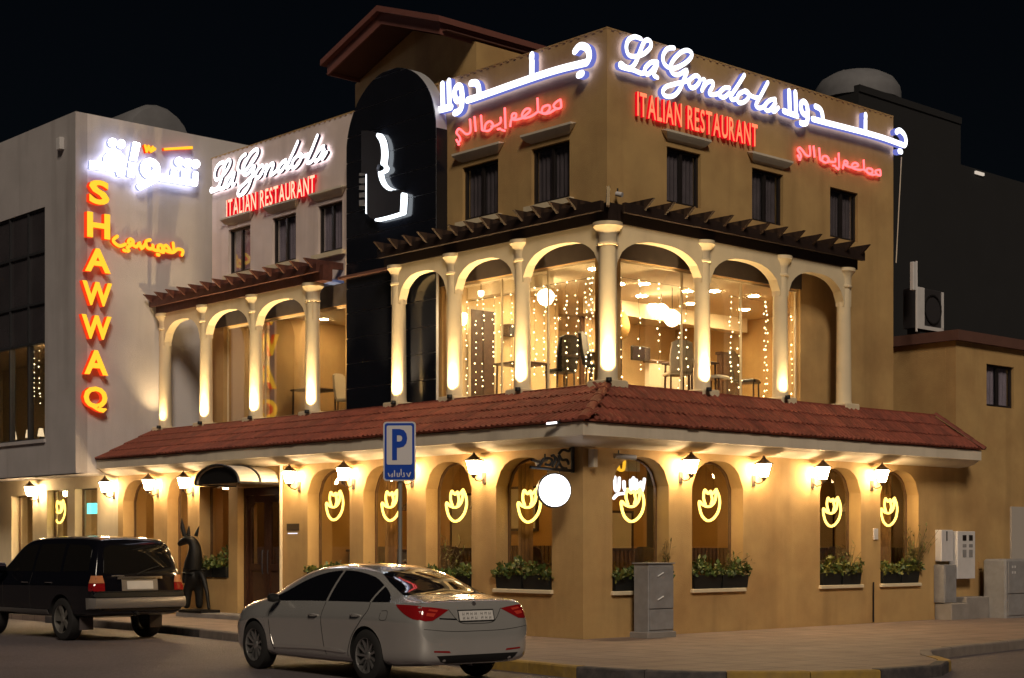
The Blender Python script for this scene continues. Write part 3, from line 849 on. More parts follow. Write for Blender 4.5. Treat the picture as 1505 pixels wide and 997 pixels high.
fs.build("gable_fascia", BRICKRED, R)
sf = MB()
for s in (-1, 1):
    e = (gm+s*(ov-.06), za-sl*(ov-.06)); w_ = (gm+s*(gy1-gm), za-sl*(gy1-gm))
    sf.prism([(gm, za-.20), (gm, za-.18), (e[0], e[1]-.18), (e[0], e[1]-.20)], mapL(GX), .003, GX-FX-.055)
    sf.prism([(w_[0]+s*.003, e[1]-.22), (e[0], e[1]-.22), (e[0], e[1]-.20), (w_[0]+s*.003, e[1]-.20)], mapL(GX), -5.1, GX-FX-.056)
sf.build("gable_soffit", SOFFIT, R)

# ---- annex on the right
AX = RX(1405); AZ = 6.12
an = MB(); wall_with_openings(an, mapR(0.002), AX, 19.0, 3.302, AZ-.2, .25, [(RX(1450), RX(1490), 4.60, 5.52, 5.52)])
an.box(AX, .255, 3.302, AX+.25, 6.0, AZ-.2)
an.build("annex_wall", OCHRE, R)
casement(R, mapR(0), RX(1450), RX(1490), 4.60, 5.52, -.06, pane=CURTAIN)
MB().box(AX-.1, -.12, AZ-.2, 19.1, 6.0, AZ+.02).build("annex_parapet_cap", mat("brown_cap", (0.12, 0.055, 0.04), .7, noise=.1), R)
MB().box(15.5, 0, 0, 19, .3, Z_GF).build("right_ground_wall", OCHRE, R)

# ================================================================== NEIGHBOUR WITH THE TALL VERTICAL SIGN
XS = RX(111, YS); ZT = onY(118, 165, YS)[1]
NB = thing("grey_building", "grey plastered building with jutting upper floors at the far left", "building", (XS, YS, 0))
NBZ = 3.24
wy0 = LY(66, XS); wcols = [wy0, LY(40, XS), LY(13, XS), LY(-16, XS), LY(-48, XS)]
wz = [onX(66, q, XS)[1] for q in (645, 501, 443, 368, 304)]
mb = MB(); wall_with_openings(mb, mapL(XS), YS, 34, NBZ, ZT, .3, [(wy0, wcols[-1], wz[0], wz[-1], wz[-1])])
mb.build("street_wall", GREYST, NB)
MB().box(XS+.3, YS, NBZ, 7.0, YS+.3, ZT).build("sign_wall", mat("pale_grey_stucco", (0.62, 0.585, 0.58), 0.85, noise=0.08, nscale=1.1, bump=0.4, bscale=70, streak=0.25), NB)  # grey stucco paled to hold the white sign's light
MB().box(XS+.3, YS+.3, NBZ, 7.0, 34, NBZ+.2).box(XS+.3, YS+.3, ZT-.5, 7.0, 34, ZT-.3).box(6.8, YS+.3, NBZ+.2, 7, 34, ZT-.5).build("floor_slabs", GREYST, NB)
gl = part_empty("glazing", NB)
fm = MB()
for c in wcols: fm.prism([(c-.03,wz[0]),(c+.03,wz[0]),(c+.03,wz[-1]),(c-.03,wz[-1])], mapL(XS), -.16, -.02)
for q in wz: fm.prism([(wcols[0]+.03,q-.03),(wcols[-1]-.03,q-.03),(wcols[-1]-.03,q+.03),(wcols[0]+.03,q+.03)], mapL(XS), -.15, -.025)
fm.build("mullions", mat("grey_mullion", (.05,.05,.055), .35, metal=.3), gl)
for i in range(len(wcols)-1):
    for j in range(4):
        MB().prism([(wcols[i]+.03,wz[j]+.03),(wcols[i+1]-.03,wz[j]+.03),(wcols[i+1]-.03,wz[j+1]-.03),(wcols[i]+.03,wz[j+1]-.03)], mapL(XS), -.08, -.07).build("pane", GLASSR if j == 0 else NPANE, gl)
MB().prism([(wy0-.03,wz[0]-.09),(wcols[-1],wz[0]-.09),(wcols[-1],wz[0]-.004),(wy0-.03,wz[0]-.004)], mapL(XS), -.1, .05).build("sill", GREYST, NB)
MB().box(XS+3.0, YS+.3, NBZ+.2, XS+3.1, 26, wz[1]+.3).box(XS+.3, YS+.3, wz[1]+.2, XS+3.0, 26, wz[1]+.3).box(XS+.3, 26, NBZ+.2, XS+3.1, 26.1, wz[1]+.3).build("lit_room", INWALL, NB)
ce = MB()
for yy in (wy0+.8, wy0+2.4): ce.lathe([(.10,0),(.10,.02)], (XS+1.4, yy, wz[1]+.17), 12)
ce.build("ceiling_lights", DOWNL, NB)
MB().cbox(XS-.12, YS+.55, onX(100, 200, XS)[1]-.28, XS-.002, YS+.75, onX(100, 200, XS)[1], .01).build("wall_fixture", WHITEBOX, NB)
# street level under the overhang
opsN = [(LY(143), LY(110), .1, 2.95, 2.95), (LY(99), LY(69), .6, 2.95, 2.95), (LY(48), LY(17), .1, 2.85, 2.85)]
mb = MB(); wall_with_openings(mb, mapL(0), YS, 34, 0, NBZ-.003, .3, opsN)
mb.build("shopfront_wall", CREAM, NB)
for a, b, zl, zs, za_ in opsN: arched_window(NB, mapL(0), a, b, zl, zs, za_+.001, -.2)
sr = MB().box(3.0, YS+.3, 0, 3.1, 26, NBZ).box(.3, 25.9, 0, 3, 26, NBZ).box(.3, YS+.02, 0, 3.0, YS+.12, NBZ-.01)
sr.build("shop_room", INWALL, NB)
MB().box(.3, YS+.3, -.05, 3, 26, .03).build("shop_floor", INFLOOR, NB)
MB().lathe([(.12,0),(.12,.02)], (1.3, LY(34), NBZ-.03), 12).lathe([(.10,0),(.10,.02)], (1.3, LY(84), NBZ-.03), 12).build("shop_downlights", DOWNL, NB)
for i, px in enumerate((96, 124)):  # glowing teal panels added for the reflections along the shopfront
    y_ = LY(px)
    t_ = tag(MB().cbox(.7, y_-.22, 2.35, .8, y_+.22, 2.62, .01).build("menu_screen", TEAL), ["teal lit menu screen behind the leftmost neon window", "teal lit screen behind the doorway under the grey building"][i], "screen", "teal screens under the grey building")

# water tanks and the dark buildings behind
def tank(name, label, c, r, h, nubs):
    t = thing(name, label, "water tank", c)
    MB().lathe([(r,0),(r,h*.25),(r*.97,h*.45),(r*.85,h*.7),(r*.6,h*.9),(r*.28,h*.99),(.02,h)], c, 24).build("tank_body", TANK, t, True)
    mb = MB()
    for dx in nubs: mb.lathe([(.07,h*.86),(.09,h*1.02),(.06,h*1.08)], (c[0]+dx, c[1]-dx*.9, c[2]), 8)
    mb.build("lid", TANK, t, True)
BB = thing("dark_building", "tall unlit plain building behind the restaurant on the right", "building", (16, 14, 0))
bx0 = RX(1262, 15); bx1 = RX(1412, 15)
bz0 = onY(1412, 183, 15)[1]
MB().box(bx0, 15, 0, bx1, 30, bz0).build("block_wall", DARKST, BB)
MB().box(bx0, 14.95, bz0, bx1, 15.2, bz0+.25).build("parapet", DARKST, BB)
BC = thing("far_building", "second unlit building set back at the far right edge", "building", (22, 20, 0))
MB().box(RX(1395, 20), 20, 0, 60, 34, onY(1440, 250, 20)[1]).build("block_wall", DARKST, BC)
fl = MB().box(RX(1432, 20), 19.9, onY(1440, 258, 20)[1], RX(1444, 20), 19.99, onY(1440, 254, 20)[1]).build("wall_lamp", glow("distant_lamp", (1, .85, .7), .5), BC)
tc = RX(1260, 17)
tank("water_tank", "pale domed water tank with two caps behind the right parapet", (tc, 17, onY(1260, 152, 17)[1]), (onY(1308, 150, 17)[0]-tc)*.76, onY(1260, 107, 17)[1]-onY(1260, 152, 17)[1], (-.38, .30))
MB_ = None
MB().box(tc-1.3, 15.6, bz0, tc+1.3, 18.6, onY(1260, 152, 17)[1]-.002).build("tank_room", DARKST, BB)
t2 = XS+3.3
y2 = 20.0
# horizontal tank on the grey building roof
zt2 = onY(220, 190, y2)[1]; xt = RX(186, y2); xt2 = RX(262, y2)
tk = thing("rooftop_tank", "round-topped drum tank on the grey building's roof", "water tank", ((xt+xt2)/2, y2, ZT-.3))
rr_ = (onY(220, 156, y2)[1]-(ZT-.3))/2
MB().lathe([(rr_*.3,0),(rr_*.9,.12),(rr_,.3),(rr_,1.7),(rr_*.9,1.88),(rr_*.3,2.0)], ((xt+xt2)/2, y2-.5, ZT-.3+rr_), 20, axis='y').build("tank_drum", TANK, tk, True)
MB().box((xt+xt2)/2-.6, y2-.3, ZT-.3, (xt+xt2)/2+.6, y2+.1, ZT+.2).box((xt+xt2)/2-.6, y2+.7, ZT-.3, (xt+xt2)/2+.6, y2+1.1, ZT+.2).build("cradle", CONC, tk)

# ================================================================== SIGNS
def plane_right(Y):
    return (lambda px, py: onY(px, py, Y)), mapR(Y)
def plane_left(X):
    return (lambda px, py: onX(px, py, X)), mapL(X)
def crop(ox, oy, sc): return lambda p: (ox + p[0]/sc, oy + p[1]/sc)
_glyph = {}
def glyph(ch, offset=0.0):
    """front faces index 0, sides index 1; unit bbox; y up; z 0..1"""
    key = (ch, offset)
    if key in _glyph: return _glyph[key]
    cu = bpy.data.curves.new("glyph", 'FONT'); cu.body = ch; cu.extrude = .5; cu.offset = offset; cu.resolution_u = 3
    ob = bpy.data.objects.new("glyph", cu); COL.objects.link(ob)
    dg = bpy.context.evaluated_depsgraph_get(); dg.update()
    me = bpy.data.meshes.new_from_object(ob.evaluated_get(dg))
    V_ = [v.co.copy() for v in me.vertices]; F_ = [list(p.vertices) for p in me.polygons]
    nz = [0 if p.normal.z > .5 else 1 for p in me.polygons]
    bpy.data.objects.remove(ob); bpy.data.curves.remove(cu); bpy.data.meshes.remove(me)
    x0, x1 = min(v.x for v in V_), max(v.x for v in V_); y0, y1 = min(v.y for v in V_), max(v.y for v in V_)
    r = ([((v.x-x0)/(x1-x0), (v.y-y0)/(y1-y0), v.z+.5) for v in V_], F_, nz, (x1-x0)/(y1-y0))
    _glyph[key] = r
    return r
def letter(parent, ch, mapf, a0, a1, z0, z1, d0, d1, mats, offset=0.0, name="letter"):
    V_, F_, nz, _ = glyph(ch, offset)
    mb = MB(); mb.v = [tuple(mapf(a0+(a1-a0)*v[0], z0+(z1-z0)*v[1], d0+(d1-d0)*v[2])) for v in V_]
    mb.f = [list(f) for f in F_]; mb.m = list(nz)
    return mb.build(name, mats, parent, recalc=False)
def textrow(parent, txt, mapf, a0, a1, z0, z1, d0, d1, mats, offset=0.0, gap=.10, space=.45):
    ws = [glyph(c, offset)[3] if c != ' ' else space for c in txt]
    tot = sum(ws) + gap*(len(txt)-1); k = (a1-a0)/tot; x = a0
    for c, w in zip(txt, ws):
        if c != ' ': letter(parent, c, mapf, x, x+w*k, z0, z1, d0, d1, mats, offset)
        x += (w+gap)*k

# -- the script "La Gondola" traced on the right front; (letter, strokes) in photo crops
cL = crop(895, 40, 1385/250)
SCRIPT = [
 [[(210,110),(160,95),(110,120),(92,180),(110,240),(160,255),(230,235),(285,185),(292,140),(265,120),(235,140),(205,210),(170,300),(130,345),(90,340),(50,310),(42,335),(90,352),(150,365),(210,390),(240,385)]],
 [[(345,300),(300,300),(255,335),(240,375),(262,400),(300,370),(345,310),(325,365),(315,405),(345,425)]],
 [[(480,185),(430,190),(395,235),(390,290),(420,335),(480,350),(560,315),(615,265),(622,225),(585,205),(530,225),(470,290),(450,350),(475,395),(520,400),(585,365),(560,440),(520,530),(470,575),(410,575),(388,540),(415,500),(480,480),(560,460),(605,445)]],
 [[(650,410),(610,440),(600,480),(625,510),(665,490),(690,445),(675,415),(650,410)]],
 [[(715,440),(730,455),(705,530)],[(710,510),(750,465),(790,460),(795,490),(765,550),(790,565),(845,555)]],
 [[(930,510),(890,510),(850,545),(850,575),(885,585),(930,550)],[(1050,405),(1000,485),(948,562),(938,590),(958,606),(995,590)]],
 [[(1050,535),(1005,560),(990,605),(1015,632),(1060,615),(1090,570),(1075,540),(1050,535),(1085,560),(1120,582),(1160,590)]],
 [[(1240,465),(1190,560),(1145,640),(1155,668),(1185,672),(1215,655)]],
 [[(1300,600),(1255,610),(1215,650),(1220,685),(1255,690),(1310,620),(1275,680),(1290,702),(1325,670)]],
]
# -- the broad Arabic name traced on the left tower wall
cA = crop(640, 50, 1312/250)
ARABIC = [
 ([[(62,602),(115,590),(172,576)], [(104,400),(110,590)], [(155,378),(160,578)]], 28),
 ([[(258,480),(250,430),(228,415),(205,440),(200,480),(212,520),(235,525),(256,500),(258,480),(258,540),(248,590),(222,615),(200,622)]], 28),
 ([[(325,395),(365,392),(385,425),(390,490)], [(300,525),(395,494),(600,422),(797,354),(1000,290),(1222,236)], [(797,350),(798,226)],
   [(1222,236),(1240,195),(1232,140),(1205,115),(1165,112),(1130,150)]], 30),
 ([[(797,205),(798,178)]], 30),
 ([[(1160,332),(1186,322)]], 34),
]
NEON_AR = [
 [(985,510),(990,570),(955,582),(932,560),(955,530),(985,512)],
 [(955,580),(905,612),(865,622),(842,612),(850,572),(895,556),(902,585),(868,618),(812,605)],
 [(808,500),(812,600)], [(812,605),(760,640),(700,655),(690,625),(715,588),(745,583),(748,605),(700,645)],
 [(700,652),(640,668),(612,660),(615,625),(640,620),(640,648),(606,668),(598,722)],
 [(556,575),(561,735)], [(530,745),(556,752)], [(524,648),(522,690),(480,715),(450,720)], [(500,742),(522,735)],
 [(372,632),(381,748)], [(381,748),(430,752),(465,715),(445,680),(410,700),(400,742)],
 [(322,642),(332,756)], [(287,662),(291,758),(258,778),(222,748),(198,738),(184,770),(205,795),(212,825),(195,842),(182,820)], [(196,858),(206,856)],
]
def flat(strokes_px, conv): return [[conv(*p) for p in s] for s in strokes_px]
def bbox(all_): 
    xs = [p[0] for s in all_ for p in s]; zs = [p[1] for s in all_ for p in s]
    return min(xs), max(xs), min(zs), max(zs)
def remap(strokes, src, dst, flip=False):
    def f(p):
        u = (p[0]-src[0])/(src[1]-src[0]); v = (p[1]-src[2])/(src[3]-src[2])
        if flip: u = 1-u
        return (dst[0]+u*(dst[1]-dst[0]), dst[2]+v*(dst[3]-dst[2]))
    return [[f(p) for p in s] for s in strokes]
def stroke_sign(o, groups, mapf, d0, d1, mats, name="letter", sm=5):
    bk_ = 2 if len(mats) > 2 else None
    k = 0
    for strokes, w in groups:
        mb = MB()
        for s in strokes:
            ribbon(mb, smoothline(s, sm) if len(s) > 2 else s, w, mapf, d0, d1 + .0015*k, mback=bk_); k += 1
        mb.build(name, mats, o, recalc=False)
conR, mR = plane_right(TY)
conL, mL_ = plane_left(TX)
SGN0, SGN1 = .06, .15
scr = [flat([[cL(p) for p in s] for s in L_], conR) for L_ in SCRIPT]
sb = bbox([s for L_ in scr for s in L_])
o = thing("script_sign", "glowing white script La Gondola sign on the right-hand front near the corner", "sign", (sb[0], TY-.1, sb[2]), group="La Gondola script signs")
stroke_sign(o, [(L_, .085) for L_ in scr], mR, SGN0, SGN1, [SIGNW, SIGNWS, SIGNWB])
# left wall copy of the script
dst = (conL(490, 230)[0], conL(318, 270)[0], conL(318, 276)[1]-.1, conL(485, 200)[1]+.02)
lo, hi = conL(487, 240)[0], conL(316, 280)[0]
dst = (lo, hi, 9.62, 10.55)
o = thing("script_sign", "white script La Gondola sign on the left front beside the grey building", "sign", (TX-.1, lo, 9.62), group="La Gondola script signs")
stroke_sign(o, [(remap(L_, sb, dst, True), .085) for L_ in scr], mL_, .06, .115, [glow("white_sign_face_soft", (.97, .96, 1), 2.6), NAVY, glow("pale_halo_light", (.95, .85, .95), 3.0)])  # glowing letter backs added to brighten the wall behind
# ITALIAN RESTAURANT
z0, z1 = conR(935, 172)[1], conR(935, 137)[1]
a0, a1 = conR(930, 150)[0], conR(1110, 190)[0]
o = thing("restaurant_lettering", "red ITALIAN RESTAURANT capitals under the script on the right-hand front", "sign", (a0, TY-.1, z0), group="ITALIAN RESTAURANT lettering")
textrow(o, "ITALIAN RESTAURANT", mR, a0+.03, a1-.03, z0, z1, .03, .085, [SIGNR, SIGNRS], .012, gap=.16, space=.42)
a0, a1 = conL(338, 300)[0], conL(468, 290)[0]
o = thing("restaurant_lettering", "red ITALIAN RESTAURANT capitals on the left front over three small windows", "sign", (TX-.1, a1, 9.2), group="ITALIAN RESTAURANT lettering")
textrow(o, "ITALIAN RESTAURANT", mL_, a0, a1, 9.20, 9.60, .04, .10, [glow("pale_red_sign_face", (1, .42, .28), 1.5), SIGNRS], .012, gap=.16, space=.42)
# Arabic name, left tower wall and right tower wall
ar = [(flat([[cA(p) for p in s] for s in g], conL), w) for g, w in ARABIC]
ab = bbox([s for g, _ in ar for s in g])
o = thing("arabic_name_sign", "broad white Arabic name sign high on the left tower wall", "sign", (TX-.1, ab[0], ab[2]), group="broad white Arabic name signs")
stroke_sign(o, [(g, .135) for g, w in ar], mL_, SGN0, SGN1+.02, [SIGNW, SIGNWS, SIGNWB], sm=4)
db = (conR(1142, 150)[0], conR(1321, 210)[0], conR(1312, 236)[1], conR(1150, 125)[1])
db = (db[0], db[1], ab[2]-.02, ab[3]-.1)
o = thing("arabic_name_sign", "broad white Arabic name sign at the right end of the right-hand front", "sign", (db[0], TY-.1, db[2]), group="broad white Arabic name signs")
stroke_sign(o, [(remap(g, ab, db, True), .118) for g, w in ar], mR, SGN0, SGN1+.02, [SIGNW, SIGNWS, SIGNWB], sm=4)
# red neon Arabic subtitles
def neon(o, strokes, mapf, d, r, m, name="neon_tube", n=6):
    for s in strokes:
        P = smoothline(s, 4) if len(s) > 2 else s
        MB().tube([mapf(a, b, d) for a, b in P], r, n).build(name, m, o, True, recalc=False)
na = flat([[cA(p) for p in s] for s in NEON_AR], conL); nb = bbox(na)
o = thing("red_neon_sign", "red neon Arabic line on the left tower wall above two windows", "neon sign", (TX-.1, nb[0], nb[2]), group="red neon Arabic lines")
neon(o, na, mL_, .07, .022, NEONR)
db = (conR(1168, 220)[0], conR(1290, 250)[0], nb[2]-.12, nb[3]-.22)
o = thing("red_neon_sign", "red neon Arabic line under the Arabic name on the right-hand front", "neon sign", (db[0], TY-.1, db[2]), group="red neon Arabic lines")
neon(o, remap(na, nb, db, True), mR, .07, .022, NEONR)

# -- the neighbour's vertical sign
conS, mS = plane_right(YS)
o = thing("vertical_sign", "amber SHAWWAQ letters stacked vertically down the grey wall", "sign", (RX(137, YS), YS-.1, conS(135, 608)[1]))
for ch, bx in (("S",(125,265,155,305)),("H",(122,313,156,354)),("A",(119,365,157,404)),("W",(115,414,159,453)),("W",(114,463,158,502)),("A",(118,514,153,554)),("Q",(117,567,152,609))):
    xm_ = (bx[0]+bx[2])/2
    letter(o, ch, mS, conS(bx[0],400)[0], conS(bx[2],400)[0], conS(xm_, bx[3]-2)[1], conS(xm_, bx[1]+2)[1], .05, .20, [SIGNY, SIGNYS], .035)
cS = crop(110, 180, 1505/190)
o = thing("arabic_head_sign", "chunky white Arabic sign with dots at the top of the grey wall", "sign", (RX(205, YS), YS-.1, conS(205, 280)[1]))
def poly_part(o, polys, name, mats, d0, d1, con=conS, mp=mS):
    mb = MB()
    for i, p in enumerate(polys): mb.prism([con(*cS(q)) for q in p], mp, d0, d1+.002*i, 0, 1, 2 if len(mats) > 2 else None)
    return mb.build(name, mats, o)
SW2 = [glow("white_sign_face_strong", (.93, .95, 1.0), 9.0), glow("white_sign_edge_strong", (.60, .65, 1.0), .6), glow("sign_halo_strong", (.62, .66, 1.0), 5.0)]
poly_part(o, [[(120,465),(275,482),(285,420),(330,362),(400,338),(470,360),(520,420),(537,500),(520,635),(490,655),(440,645),(425,595),(113,560)]], "letter", SW2, .13, .24)
poly_part(o, [[(620,255),(640,248),(695,262),(705,275),(660,470),(580,460)]], "letter", SW2, .13, .24)
poly_part(o, [[(570,490),(655,497),(630,665),(553,650),(565,570),(600,560),(598,540),(568,540)]], "letter", SW2, .13, .24)
mb = MB()
ribbon(mb, [conS(*cS(p)) for p in ellipse(820, 560, 76, 78, 18, 0, 350)], 92/7.92/FOC*37.5, mS, .13, .24, mback=2)
ribbon(mb, [conS(*cS(p)) for p in smoothline([(700,770),(790,720),(880,670),(905,620)])], 80/7.92/FOC*37.5, mS, .13, .242, mback=2)
mb.build("letter", SW2, o, recalc=False)
mb = MB()
ww = 76/7.92/FOC*37.5
ribbon(mb, [conS(*cS(p)) for p in ((880,655),(1100,688),(1340,728))], ww, mS, .13, .243, mback=2)
for k, s in enumerate((((1095,590),(1090,680)),((1215,605),(1210,690)),((1347,625),(1335,725)))):
    ribbon(mb, [conS(*cS(p)) for p in s], ww, mS, .13, .245+.0015*k, mback=2)
mb.build("letter", SW2, o, recalc=False)
for c in ((380,258),(482,275),(1155,478),(1255,495),(1348,505)):
    poly_part(o, [ellipse(c[0], c[1], 50, 52, 16)], "dot", SW2, .13, .24)
YF = [SIGNY, SIGNYS]
o = thing("orange_accent_sign", "small orange bar and squiggle above the chunky white Arabic sign", "sign", (RX(225, YS), YS-.1, conS(225, 222)[1]))
poly_part(o, [[(1000,310),(1338,288),(1340,322),(1004,340)]], "bar", YF, .05, .14)
mb = MB()
for s in (((785,285),(805,350)), ((825,290),(850,350)), ((800,350),(830,295)), ((850,350),(875,300)), ((850,352),(900,320))):
    ribbon(mb, [conS(*cS(p)) for p in s], .075, mS, .05, .14+.001*len(mb.f)*.02)
mb.build("squiggle", YF, o, recalc=False)
cB = crop(0, 140, 1265/330)
KIT = [[[(1010,905),(1015,880),(985,872),(960,890),(930,885)],[(960,838),(965,885)],[(930,885),(905,870),(920,850),(945,880)]],
       [[(905,890),(880,880),(875,855),(895,850),(900,875)],[(880,880),(850,875),(845,850)],[(870,902),(880,905)]],
       [[(840,870),(815,865),(805,830),(830,820)],[(805,840),(780,870),(770,835),(755,858),(735,850),(730,825)]],
       [[(735,850),(705,835),(720,815),(735,835),(700,865)],[(690,845),(660,855),(632,840),(622,820),(645,800)],[(680,878),(690,882)],[(703,884),(710,880)]]]
o = thing("kitchen_subtitle_sign", "small amber Arabic handwriting right of the H on the grey wall", "sign", (RX(215, YS), YS-.1, conS(215, 375)[1]))
stroke_sign(o, [([[conS(*cB(p)) for p in s] for s in g], .085) for g in KIT], mS, .05, .13, YF, sm=3)

# -- gondola prow emblem on the black cladding
cP = crop(520, 170, 775/140)
conP, mP = plane_left(PX)
o = thing("prow_emblem", "steel gondola prow emblem edged with white light on the black panel", "emblem", (PX-.1, conP(575, 300)[0], conP(575, 325)[1]))
prow = [(98,132),(150,130),(190,138),(228,165),(252,205),(266,260),(270,330),(262,398),(232,408),(222,440),(232,490),(256,550),(290,590),(330,612),(430,614),(432,650),(425,795),(330,825),(215,853),(170,840),(142,800),(140,480),(98,475)]
MB().prism([conP(*cP(p)) for p in prow], mP, .05, .12).build("prow_plate", STEEL, o)
for y0_, y1_ in ((470,492),(512,552),(573,608),(630,668),(690,735)):
    MB().prism([conP(*cP(p)) for p in ((80,y0_+6),(142,y0_),(142,y1_),(80,y1_+4))], mP, .052, .117).build("prow_tooth", mat("pale_steel", (.32, .32, .34), .4, metal=.5), o)
PROWL = glow("prow_light", (.85, .93, 1.0), 2.6)
for s, w in (([(232,168),(256,205),(271,262),(275,330),(268,396)], .085), ([(243,470),(252,520),(276,570),(312,602),(345,612)], .045), ([(432,650),(430,720),(425,790)], .075), ([(215,856),(320,832),(425,800)], .045), ([(139,490),(139,640),(139,800)], .03), ([(275,410),(290,430),(282,455),(250,470)], .03)):
    mb = MB(); ribbon(mb, [conP(*cP(p)) for p in smoothline(s, 4)], w, mP, .015, .125, 0, 0); mb.build("light_edge", PROWL, o, recalc=False)

# -- crescent neons in the ground-floor windows
CRES = [[(80,0),(94,28),(98,60),(88,95),(64,121),(38,127),(14,108),(2,74),(2,52),(20,66),(44,72),(64,63),(77,42),(80,0)],
        [(30,64),(22,42),(22,22),(28,6),(42,20),(55,10),(58,24)], [(58,24),(62,44),(56,62)], [(58,24),(68,16),(80,4)]]
def window_neon(label, mapf, c, z, d, w=.46, flip=False):
    p0 = mapf(c, z-.36, d)
    o = thing("window_neon", label, "neon sign", p0, group="crescent neons in the windows")
    st = []
    for s in CRES:
        st.append([(c + ((p[0]-50)/100*w*1.28)*(-1 if flip else 1), z + (64-p[1])/100*w) for p in s])
    neon(o, st, mapf, d, .025, NEONY)
    hk = MB()
    for k in (-.1, .1): hk.tube([mapf(c+k, z+.3, d), mapf(c+k, z+.85, d)], .003, 4)
    hk.build("hanging_wire", IRON, o)
NW = ["window nearest the corner on the left front", "second window from the corner on the left front", "third window from the corner, behind the parking sign", "fourth window from the corner, next to the entrance door"]
for i, px in enumerate((778, 671, 575, 492)):
    window_neon("yellow crescent neon in the "+NW[i], mapL(0), LY(px, .33), onX(px, 743, .33)[1], -.33, flip=True)
NWR = ["right front window nearest the corner, behind the grey cabinet", "second window of the right front, between two lanterns", "third window of the right front", "last window of the right front"]
for i, px in enumerate((930, 1043, 1223, 1307)):
    window_neon("yellow crescent neon in the "+NWR[i], mapR(0), RX(px, .33), onY(px, 742 if i < 2 else 752, .33)[1], -.33)
window_neon("yellow crescent neon under the grey building, leftmost of all", mapL(0), LY(88, .25), onX(88, 752, .25)[1], -.25, flip=True)

# ================================================================== WALL LANTERNS
def make_lantern():
    t = thing("wall_lantern", "", "lantern")
    # local frame: wall at y=0, lamp stands out along -y
    MB().cbox(-.05, -.02, -.28, .05, 0, -.08, .008).build("back_plate", LANTM, t, local=True)
    MB().tube([(0,-.01,-.18),(0,-.10,-.24),(0,-.20,-.22),(0,-.25,-.15)], .013, 6).tube([(0,-.25,-.16),(0,-.25,-.10)], [.035,.02], 8).build("bracket_arm", LANTM, t, True, local=True)
    MB().lathe([(.06,-.11),(.075,-.10),(.13,.10),(.135,.115)], (0,-.25,0), 8).build("lantern_glass", WARMLAMP, t, local=True)
    MB().lathe([(.185,.118),(.18,.128),(.12,.158),(.065,.198),(.03,.235),(.032,.245),(.010,.265),(.004,.285)], (0,-.25,0), 8).build("lantern_cap", LANTM, t, local=True)
    MB().lathe([(.02,-.19),(.035,-.17),(.06,-.115)], (0,-.25,0), 8).build("finial", LANTM, t, local=True)
    return t
lan = make_lantern()
LL = [(712, "wall lantern between the first and second arched windows from the corner on the left front"),
      (606, "wall lantern mostly hidden behind the parking sign"),
      (520, "wall lantern between the third and fourth arched windows on the left front"),
      (440, "wall lantern between the entrance door and the fourth arched window"),
      (284, "wall lantern above the dark statue, left of the entrance canopy"),
      (232, "wall lantern between the two plain arches left of the statue"),
      (168, "wall lantern where the canopy meets the grey building"),
      (57, "leftmost wall lantern, under the grey building's overhang")]
first = True
for px, lb in LL:
    place_copy(lan, first, (0, LY(px), 2.93), rad(-90), lb, "wall lanterns"); first = False
for px, lb in ((1000, "wall lantern between the first two arched windows of the right front"), (1107, "wall lantern right of the second arched window, over blank wall"),
               (1194, "wall lantern left of the third arched window of the right front"), (1281, "wall lantern between the last two arched windows of the right front")):
    place_copy(lan, False, (RX(px), 0, 2.93), 0, lb, "wall lanterns")

# ================================================================== COLUMN UPLIGHTS
def make_uplight():
    t = thing("column_uplight", "", "uplight")
    MB().lathe([(.05,0),(.055,.02),(.05,.07),(.045,.07),(.04,.055)], (0,0,0), 10).build("lamp_can", IRON, t, local=True)
    MB().lathe([(.038,.058),(.038,.06)], (0,0,0), 10).build("lens", glow("uplight_lens", (1, .72, .35), 12, sample=False), t, local=True)
    return t
upl = make_uplight(); first = True
def uplight(pos, tgt, label, power=26):
    global first
    o = place_copy(upl, first, pos, 0, label, "column uplights"); first = False
    for ch in list(o.children):
        if ch.type == 'LIGHT': bpy.data.objects.remove(ch)
    l = bpy.data.lights.new("uplight_beam", 'SPOT'); l.energy = power; l.color = (1.0, .70, .34)
    l.spot_size = rad(95); l.spot_blend = 1.0; l.shadow_soft_size = .03
    lo = bpy.data.objects.new("uplight_beam", l); COL.objects.link(lo); lo.parent = o
    dv = Vector(tgt)-Vector(pos)
    lo.location = (0, 0, .07); lo.rotation_euler = (-dv).to_track_quat('Z', 'Y').to_euler()
ordl = ["first", "second", "third", "fourth", "fifth", "sixth", "seventh"]
uplight((CXL-.27, CYR-.29, 4.35), (CXL-.06, CYR-.06, 5.6), "uplight at the foot of the corner column", 460)
for i, y in enumerate(COLY):
    uplight((CXL-.28, y-.18, 4.345), (CXL-.06, y-.04, 5.6), "uplight at the foot of the %s column left of the corner column" % ordl[i], 420 if i < 6 else 110)
uplight((COLX[0]-.16, CYR-.30, 4.35), (COLX[0]-.03, CYR-.06, 5.6), "uplight at the foot of the first column right of the corner column", 420)
uplight((COLX[1]-.16, CYR-.30, 4.35), (COLX[1]-.03, CYR-.06, 4.95), "dim uplight at the foot of the second column right of the corner column", 90)

